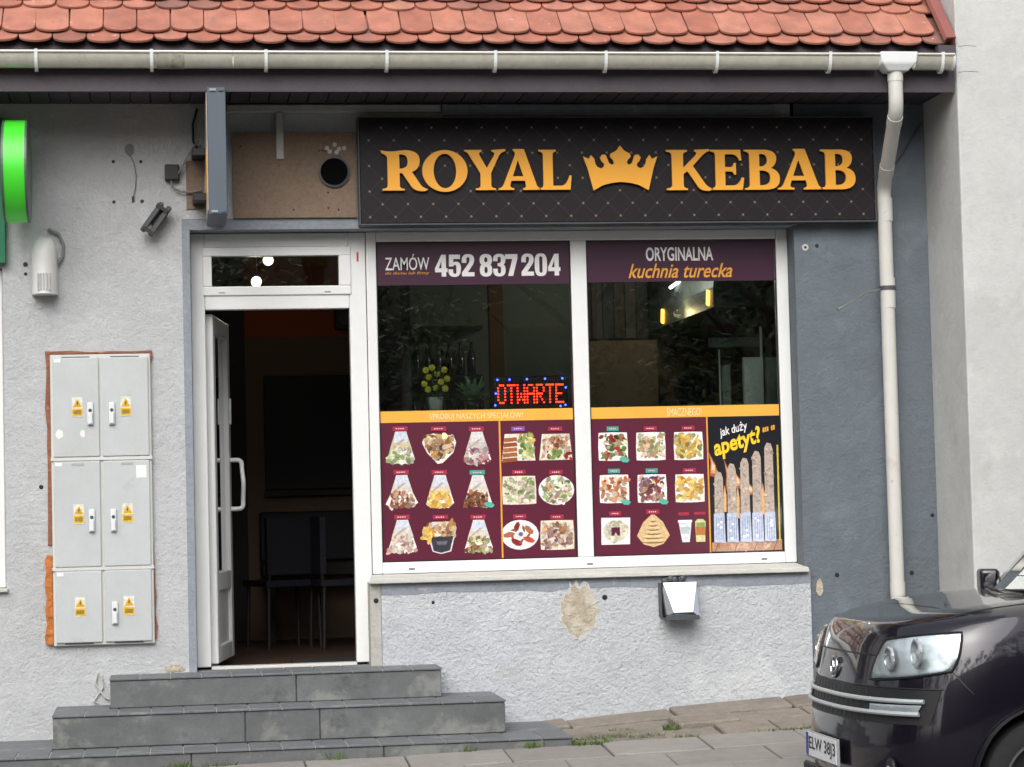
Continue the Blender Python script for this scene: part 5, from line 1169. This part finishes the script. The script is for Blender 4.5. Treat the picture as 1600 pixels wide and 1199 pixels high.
# wheel arches cut out of the body
WX = (.745, 3.285)
for wx in WX:
    for s in (-1,1):
        cmb = MB().lathe([(.345,-.16),(.345,.2)], CW((wx,s*.80,.292)), 'Y', 40); co = cmb.build('cutter', BPL, None)
        md = bo.modifiers.new('arch','BOOLEAN'); md.operation = 'DIFFERENCE'; md.object = co; md.solver = 'EXACT'
        dg = bpy.context.evaluated_depsgraph_get(); nm = bpy.data.meshes.new_from_object(bo.evaluated_get(dg)); bo.modifiers.clear(); bo.data = nm; bpy.data.objects.remove(co)
for p in bo.data.polygons: p.use_smooth = True
bo.data.materials.clear(); bo.data.materials.append(PAINT)
for p in bo.data.polygons: p.material_index = 0
try: bo.data.set_sharp_from_angle(angle=R_(35))
except Exception: pass
from mathutils.bvhtree import BVHTree
bv = BVHTree.FromPolygons([v.co for v in bo.data.vertices], [tuple(p.vertices) for p in bo.data.polygons])
for s in (-1,1):
    pts = []
    for i in range(22):
        u = .20+.80*i/21; v = s*(.50+.16*min(1,(i/5))**.6)
        h = bv.ray_cast(CW((u,v,2)), Vector((0,0,-1)))
        if h[0]: pts.append(h[0]+Vector((0,0,.0004)))
    MB().tube(pts, .0034, 6).build('bonnet_gap', BPL, car)
    pts = []
    for i in range(6):
        h = bv.ray_cast(CW((.40+.012*i,s*(.70+.02*i),2)), Vector((0,0,-1)))
        if h[0]: pts.append(h[0]+Vector((0,0,.0004)))
# wheels
def wheel(wx, s):
    c = CW((wx, s*.765, .292)); 
    w = MB().lathe([(.20,-.085),(.255,-.092),(.283,-.080),(.292,-.055),(.292,.055),(.283,.080),(.255,.092),(.20,.085)], c, 'Y', 48, cap=False); ty = w.build('tyre', TYRE, car, smooth=40)
    yy = s*.075
    r = MB().lathe([(.19,-.06),(.20,-.06),(.20,.06),(.19,.06),(.19,-.06)], c, 'Y', 48, cap=False); r.lathe([(.186,yy-.004),(.205,yy-.004),(.205,yy+.012*1),(.186,yy+.012),(.186,yy-.004)], c, 'Y', 48, cap=False)
    for k in range(5):
        a = 2*math.pi*k/5+.5; d = Vector((math.cos(a),0,math.sin(a))); q = Vector((-d.z,0,d.x))
        pts = [c+Vector((0,yy,0))+d*.03+q*.035, c+Vector((0,yy,0))+d*.19+q*.022, c+Vector((0,yy,0))+d*.19-q*.022, c+Vector((0,yy,0))+d*.03-q*.035]
        r.raw(pts+[p-Vector((0,s*.03,0)) for p in pts], [(0,1,2,3),(7,6,5,4),(0,4,5,1),(1,5,6,2),(2,6,7,3),(3,7,4,0)])
    r.lathe([(.045,yy-.02),(.045,yy+.006)], c, 'Y', 20); r.build('rim', RIM, ty, smooth=40)
    MB().lathe([(.185,s*.02-.005),(.185,s*.02+.005)], c, 'Y', 32).build('brake_backing', BPL, ty)
for wx in WX:
    for s in (-1,1):
        wheel(wx, s)
        ar = MB(); 
        for k in range(17):
            a = -.35+ (math.pi+.7)*k/16
        MB().lathe([(.338,-.15),(.342,-.15),(.342,.02),(.338,.02),(.338,-.15)], CW((wx,s*.74,.292)), 'Y', 36, cap=False).build('arch_liner', BPL, car)
# patches that follow the nose
def sq(a, b, k):
    x, y = 2*a-1, 2*b-1; return (x*math.sqrt(1-k*y*y)+1)/2, (y*math.sqrt(1-k*x*x)+1)/2
def patch(c4, nx, ny, off, m, name, par=None, off_edge=None, rnd_=0):
    """c4: four (th,w) corners low-inner, low-outer, top-outer, top-inner"""
    g_ = MB(); vs = []
    for j in range(ny+1):
        for i in range(nx+1):
            a, b = sq(i/nx, j/ny, rnd_)
            th = (c4[0][0]*(1-a)+c4[1][0]*a)*(1-b)+(c4[3][0]*(1-a)+c4[2][0]*a)*b
            w = (c4[0][1]*(1-a)+c4[1][1]*a)*(1-b)+(c4[3][1]*(1-a)+c4[2][1]*a)*b
            o = off
            if off_edge is not None:
                a0_, b0_ = i/nx, j/ny; e = min(a0_,1-a0_,b0_,1-b0_); k = min(1, e/.12); o = off_edge+(off-off_edge)*math.sin(k*math.pi/2)
            vs.append(CW(front_pt(th, w, o)))
    fs = [(j*(nx+1)+i, j*(nx+1)+i+1, (j+1)*(nx+1)+i+1, (j+1)*(nx+1)+i) for j in range(ny) for i in range(nx)]
    g_.raw(vs, fs); return g_.build(name, m, par or car, smooth=True)
def tube_on(tha, thb, wa, wb, r, off, m, name, par=None, n=26):
    return MB().tube([CW(front_pt(tha+(thb-tha)*i/n, wa+(wb-wa)*i/n, off)) for i in range(n+1)], r, 8).build(name, m, par or car, smooth=True)
def th_v(v): return math.degrees(math.asin(min(1,(v/.845))**(PEX/2)))
for s in (1,-1):
    a_in, a_out = th_v(.44), th_v(.832); b_in, b_out = th_v(.52), 86
    c4 = [(s*(a_in-2),.732),(s*69,.784),(s*70.5,.962),(s*(b_in-2),.925)]
    if s < 0: c4 = [c4[1],c4[0],c4[3],c4[2]]
    hl = patch(c4, 16, 8, .004, REFL, 'headlight', rnd_=.15)
    # lamp bowls and the clear lens
    for (fx, fz, r_) in ((.30,.42,.052),(.62,.52,.062)):
        th = c4[0][0]*(1-fx)+c4[1][0]*fx if s > 0 else c4[1][0]*(1-fx)+c4[0][0]*fx; w = .755+.17*fz+.03*fx
        p = CW(front_pt(th, w, .012 if fx < .5 else .030)); lb = MB().lathe([(r_*1.05,-.004),(r_*1.08,-.016),(r_*.95,-.020),(r_*.85,-.008),(r_*.4,.004),(r_*.35,-.010),(.004,-.016)], p, 'X', 24, cap=False).build('lamp_bowl', BOWL, hl, smooth=50)
    th = s*th_v(.72); p = CW(front_pt(th, .87, .014)); 
    patch(c4, 16, 8, .030, LENS, 'lens', hl, off_edge=.006, rnd_=.15)
    ed_ = []
    for (qa, qb), (qc, qd) in (((0,0),(1,0)),((1,0),(1,1)),((1,1),(0,1)),((0,1),(0,0))):
        for i in range(12):
            t = i/12; a, b = sq(qa+(qc-qa)*t, qb+(qd-qb)*t, .15)
            ed_.append(CW(front_pt(*[(c4[0][m]*(1-a)+c4[1][m]*a)*(1-b)+(c4[3][m]*(1-a)+c4[2][m]*a)*b for m in (0,1)], .006)))
    ed_.append(ed_[0]); MB().tube(ed_, .006, 6).build('lamp_seal', BPL, hl, smooth=True)
    # fog and indicator unit between the grille bars
    a0, a1 = th_v(.47), th_v(.715)
    c4 = [(s*a0,.595),(s*a1,.600),(s*(a1+2),.640),(s*a0,.636)]
    if s < 0: c4 = [c4[1],c4[0],c4[3],c4[2]]
    ind = patch(c4, 8, 3, .012, REFL, 'indicator'); patch(c4, 8, 3, .018, LENS, 'indicator_lens', ind)
    c4 = [(s*th_v(.50),.33),(s*th_v(.66),.33),(s*th_v(.66),.24),(s*th_v(.50),.24)]
    p = CW(front_pt(s*th_v(.62), .36, .004)); MB().ball(tuple(p), .055, 16, 0, (.35,1,.9)).build('fog_recess', BPL, car, smooth=True)
    p = CW(front_pt(s*th_v(.62), .355, .016)); MB().ball(tuple(p), .030, 14, 0, (.4,1,.9)).build('fog_lamp', REFL, car, smooth=True)
gt = th_v(.76)
patch([(-gt,.555),(gt,.555),(gt+3,.705),(-gt-3,.705)], 40, 4, .003, BPL, 'grille')
tube_on(-th_v(.735), th_v(.735), .655, .655, .0105, .016, BARM, 'grille_bar'); tube_on(-th_v(.725), th_v(.725), .600, .600, .0105, .018, BARM, 'grille_bar')
tube_on(-th_v(.78), th_v(.78), .710, .710, .004, .002, BPL, 'grille_edge')
for k in range(-7,8): MB().tube([CW(front_pt(th_v(abs(k)*.06)*(1 if k > 0 else -1), .562, .001)), CW(front_pt(th_v(abs(k)*.06)*(1 if k > 0 else -1), .70, .001))], .004, 6).build('grille_slat', BPL, car)
tube_on(-th_v(.45), th_v(.45), .848, .848, .0035, .001, BPL, 'bonnet_gap')
for s in (1,-1):
    MB().tube([CW(front_pt(s*th_v(.45),.848,.001)), CW(front_pt(s*th_v(.52),.93,.001))], .003, 6).build('bonnet_gap', BPL, car)
    MB().tube([CW(front_pt(s*(67.5+i*1.7),.788-i*.0165,.0006)) for i in range(7)], .0032, 6).build('bumper_gap', BPL, car)
MB().box(CX-.004,CX+.02,CY-.43,CY+.43,CZ+.185,CZ+.30).build('lower_intake', BPL, car, bevel=.01)
# badge
eb = MB(); ec = front_pt(.5, .772, .010); tor = [CW((ec.x+.000+.10*(.05*math.sin(a)), .066*math.cos(a)*.75, .772+.046*math.sin(a))) for a in [2*math.pi*k/28 for k in range(29)]]
eb.tube(tor, .0065, 8); eb.tube([CW((ec.x-.002,.022,.738)), CW((ec.x,.006,.772)), CW((ec.x+.003,.022,.806))], .006, 8); eb.tube([CW((ec.x-.002,.022,.738)), CW((ec.x,-.028,.758)), CW((ec.x+.003,-.022,.790)), CW((ec.x+.003,.022,.806))], .006, 8)
eb.build('badge', CHROME, car, smooth=True)
# number plate
pl = MB().box(CX-.030,CX-.016,CY-.262,CY+.262,CZ+.335,CZ+.460).build('number_plate', mat('plate_holder','#8d9093',.5), car, bevel=.004)
MB().box(CX-.0335,CX-.0305,CY-.252,CY+.252,CZ+.345,CZ+.455).build('plate_face', mat('plate_white','#d9dbdd',.4), pl)
MB().box(CX-.0350,CX-.0337,CY+.212,CY+.250,CZ+.347,CZ+.453).build('euro_band', mat('euro_blue','#2a2f86',.4), pl)
o = text_mesh('ELW 38J3', -.20,.24,.362,.438,0,mat('plate_black','#15151a',.5),'plate_lettering',pl,bold=.012)
for v in o.data.vertices: v.co = (CX-.0352, CY-v.co.x, CZ+v.co.z)
# greenhouse
cols = []   # (belt point, roof point, kind) going round: windscreen, near side, tailgate, far side
def zb(u): return shoulder(u)+.0
def G(u, v, w): return Vector((u, v, w))
ring_ = []
for v in (-.60,-.4,-.2,0,.2,.4,.60): ring_.append((G(.86+.22*(abs(v)/.7)**2, v, 1.085-.03*(abs(v)/.7)**2), G(1.36+.08*(abs(v)/.6)**2, v*.90, 1.545-.012*(abs(v)/.6)**2)))
wind = ring_                                       # near (-) to far (+)
def sidecols(s):
    us = [(1.12,1.46),(1.27,1.56),(2.10,2.08),(2.18,2.16),(2.95,2.90),(3.06,3.0),(3.42,3.34),(3.60,3.50)]
    return [(G(a, s*.745, 1.03), G(b, s*.585, 1.535)) for a, b in us]
near_, far_ = sidecols(-1), sidecols(1)
rear = [(G(3.70,v,1.02), G(3.58,v*.9,1.53)) for v in (.60,.2,-.2,-.60)]
loop = wind+far_+rear+near_[::-1]
nL = len(loop); kinds = []
for i in range(nL):
    if i < 6: kinds.append('ws')
    elif i == 6: kinds.append('p')
    elif i < 7+len(far_)-1: kinds.append('pw'[(i-7) % 2] if (i-7) in (1,3,5) else 'p')
    elif i == 6+len(far_): kinds.append('p')
    elif i < 7+len(far_)+3: kinds.append('bw')
    elif i == 7+len(far_)+3: kinds.append('p')
    elif i == nL-1: kinds.append('p')
    else:
        j = i-(7+len(far_)+4); kinds.append('w' if j in (1,3,5) else 'p')
cab = MB(); gl_ = MB()
T5 = [0,.05,.93,1.0]
def gp(c, t, push=0): return CW(c[0]*(1-t)+c[1]*t)
for i in range(nL):
    a, b = loop[i], loop[(i+1) % nL]
    for t0, t1 in zip(T5, T5[1:]):
        quad = [gp(a,t0), gp(b,t0), gp(b,t1), gp(a,t1)]
        if kinds[i] != 'p' and t0 == .05: gl_.face(quad)
        else: cab.face(quad)
# roof
rl = [c[1] for c in loop]; cen = Vector((2.55,0,1.62))
prev_ = rl
for f in (.93,.8,.5):
    cur_ = [Vector((cen.x+(p.x-cen.x)*f, p.y*f, p.z+(cen.z-p.z)*(1-f**2.2))) for p in rl]
    for i in range(nL): cab.face([CW(prev_[i]), CW(prev_[(i+1) % nL]), CW(cur_[(i+1) % nL]), CW(cur_[i])])
    prev_ = cur_
cab.face([CW(p) for p in prev_])
cme = cab.mesh('cabin', PAINT); bmm = bmesh.new(); bmm.from_mesh(cme); bmesh.ops.remove_doubles(bmm, verts=bmm.verts, dist=.0005); bmesh.ops.recalc_face_normals(bmm, faces=bmm.faces); bmm.to_mesh(cme); bmm.free()
for p in cme.polygons: p.use_smooth = True
try: cme.set_sharp_from_angle(angle=R_(30))
except Exception: pass
co_ = put('cabin', cme, car); so_ = co_.modifiers.new('thick','SOLIDIFY'); so_.thickness = .03; so_.offset = -1
gl_.build('glazing', CGLASS, car)
MB().raw([CW((1.12,-.68,1.0)),CW((1.45,-.68,1.0)),CW((1.45,.68,1.0)),CW((1.12,.68,1.0)),CW((1.14,-.68,1.06)),CW((1.45,-.68,1.10)),CW((1.45,.68,1.10)),CW((1.14,.68,1.06))], [(3,2,1,0),(4,5,6,7),(0,1,5,4),(1,2,6,5),(2,3,7,6),(3,0,4,7)]).build('dashboard', CDASH, car)
for s in (-1,1):
    c0 = CW((2.15,s*.36,.95)); MB().obox(c0, (.14,.46,.9), Matrix.Rotation(R_(12),4,'Y')).build('car_seat', CDASH, car, bevel=.04, seg=2); MB().obox(CW((2.23,s*.36,1.40)), (.08,.24,.16), None).build('headrest', CDASH, car, bevel=.03, seg=2)
    # door mirrors
    mr_ = MB().obox(CW((1.13,s*.92,1.12)), (.10,.15,.115), Matrix.Rotation(R_(-s*12),4,'Z')).build('mirror', PAINT, car, bevel=.025, seg=3, smooth=True)
    MB().tube([CW((1.18,s*.78,1.06)), CW((1.10,s*.88,1.09))], .02, 8).build('mirror_arm', BPL, mr_)
    MB().obox(CW((1.186,s*.92,1.12)), (.004,.12,.085), Matrix.Rotation(R_(-s*12),4,'Z')).build('mirror_glass', CHROME, mr_)
    # side trim: door gaps, handles, sill
    for u in (1.22,2.14,3.0):
        MB().tube([CW((u,s*.842,.30)), CW((u,s*.846,.60)), CW((u+.02,s*.838,.82)), CW((u+.04,s*.80,.98))], .003, 6).build('door_gap', BPL, car)
    for u in (1.95,2.80): MB().box(CX+u,CX+u+.16,CY+s*.845-.012,CY+s*.845+.012,CZ+.80,CZ+.83).build('door_handle', PAINT, car, bevel=.006)
    MB().obox(CW((3.74,s*.66,.85)), (.06,.20,.26), Matrix.Rotation(R_(s*18),4,'Z')).build('tail_lamp', mat('tail_red_%d'%s,'#7a1518',.2,coat=.5), car, bevel=.015, seg=2)
for (v0, v1) in ((-.55,.02),(.05,.58)):
    MB().tube([CW((.86+.22*(abs(v0)/.7)**2,v0,1.10)), CW((.87+.22*(abs(v0+v1)/1.4)**2,(v0+v1)/2,1.108)), CW((.885+.22*(abs(v1)/.7)**2,v1,1.10))], .007, 6).build('wiper', BPL, car)
# slight roll on the cambered road: near side a touch higher
car.rotation_euler = (R_(0),0,0)
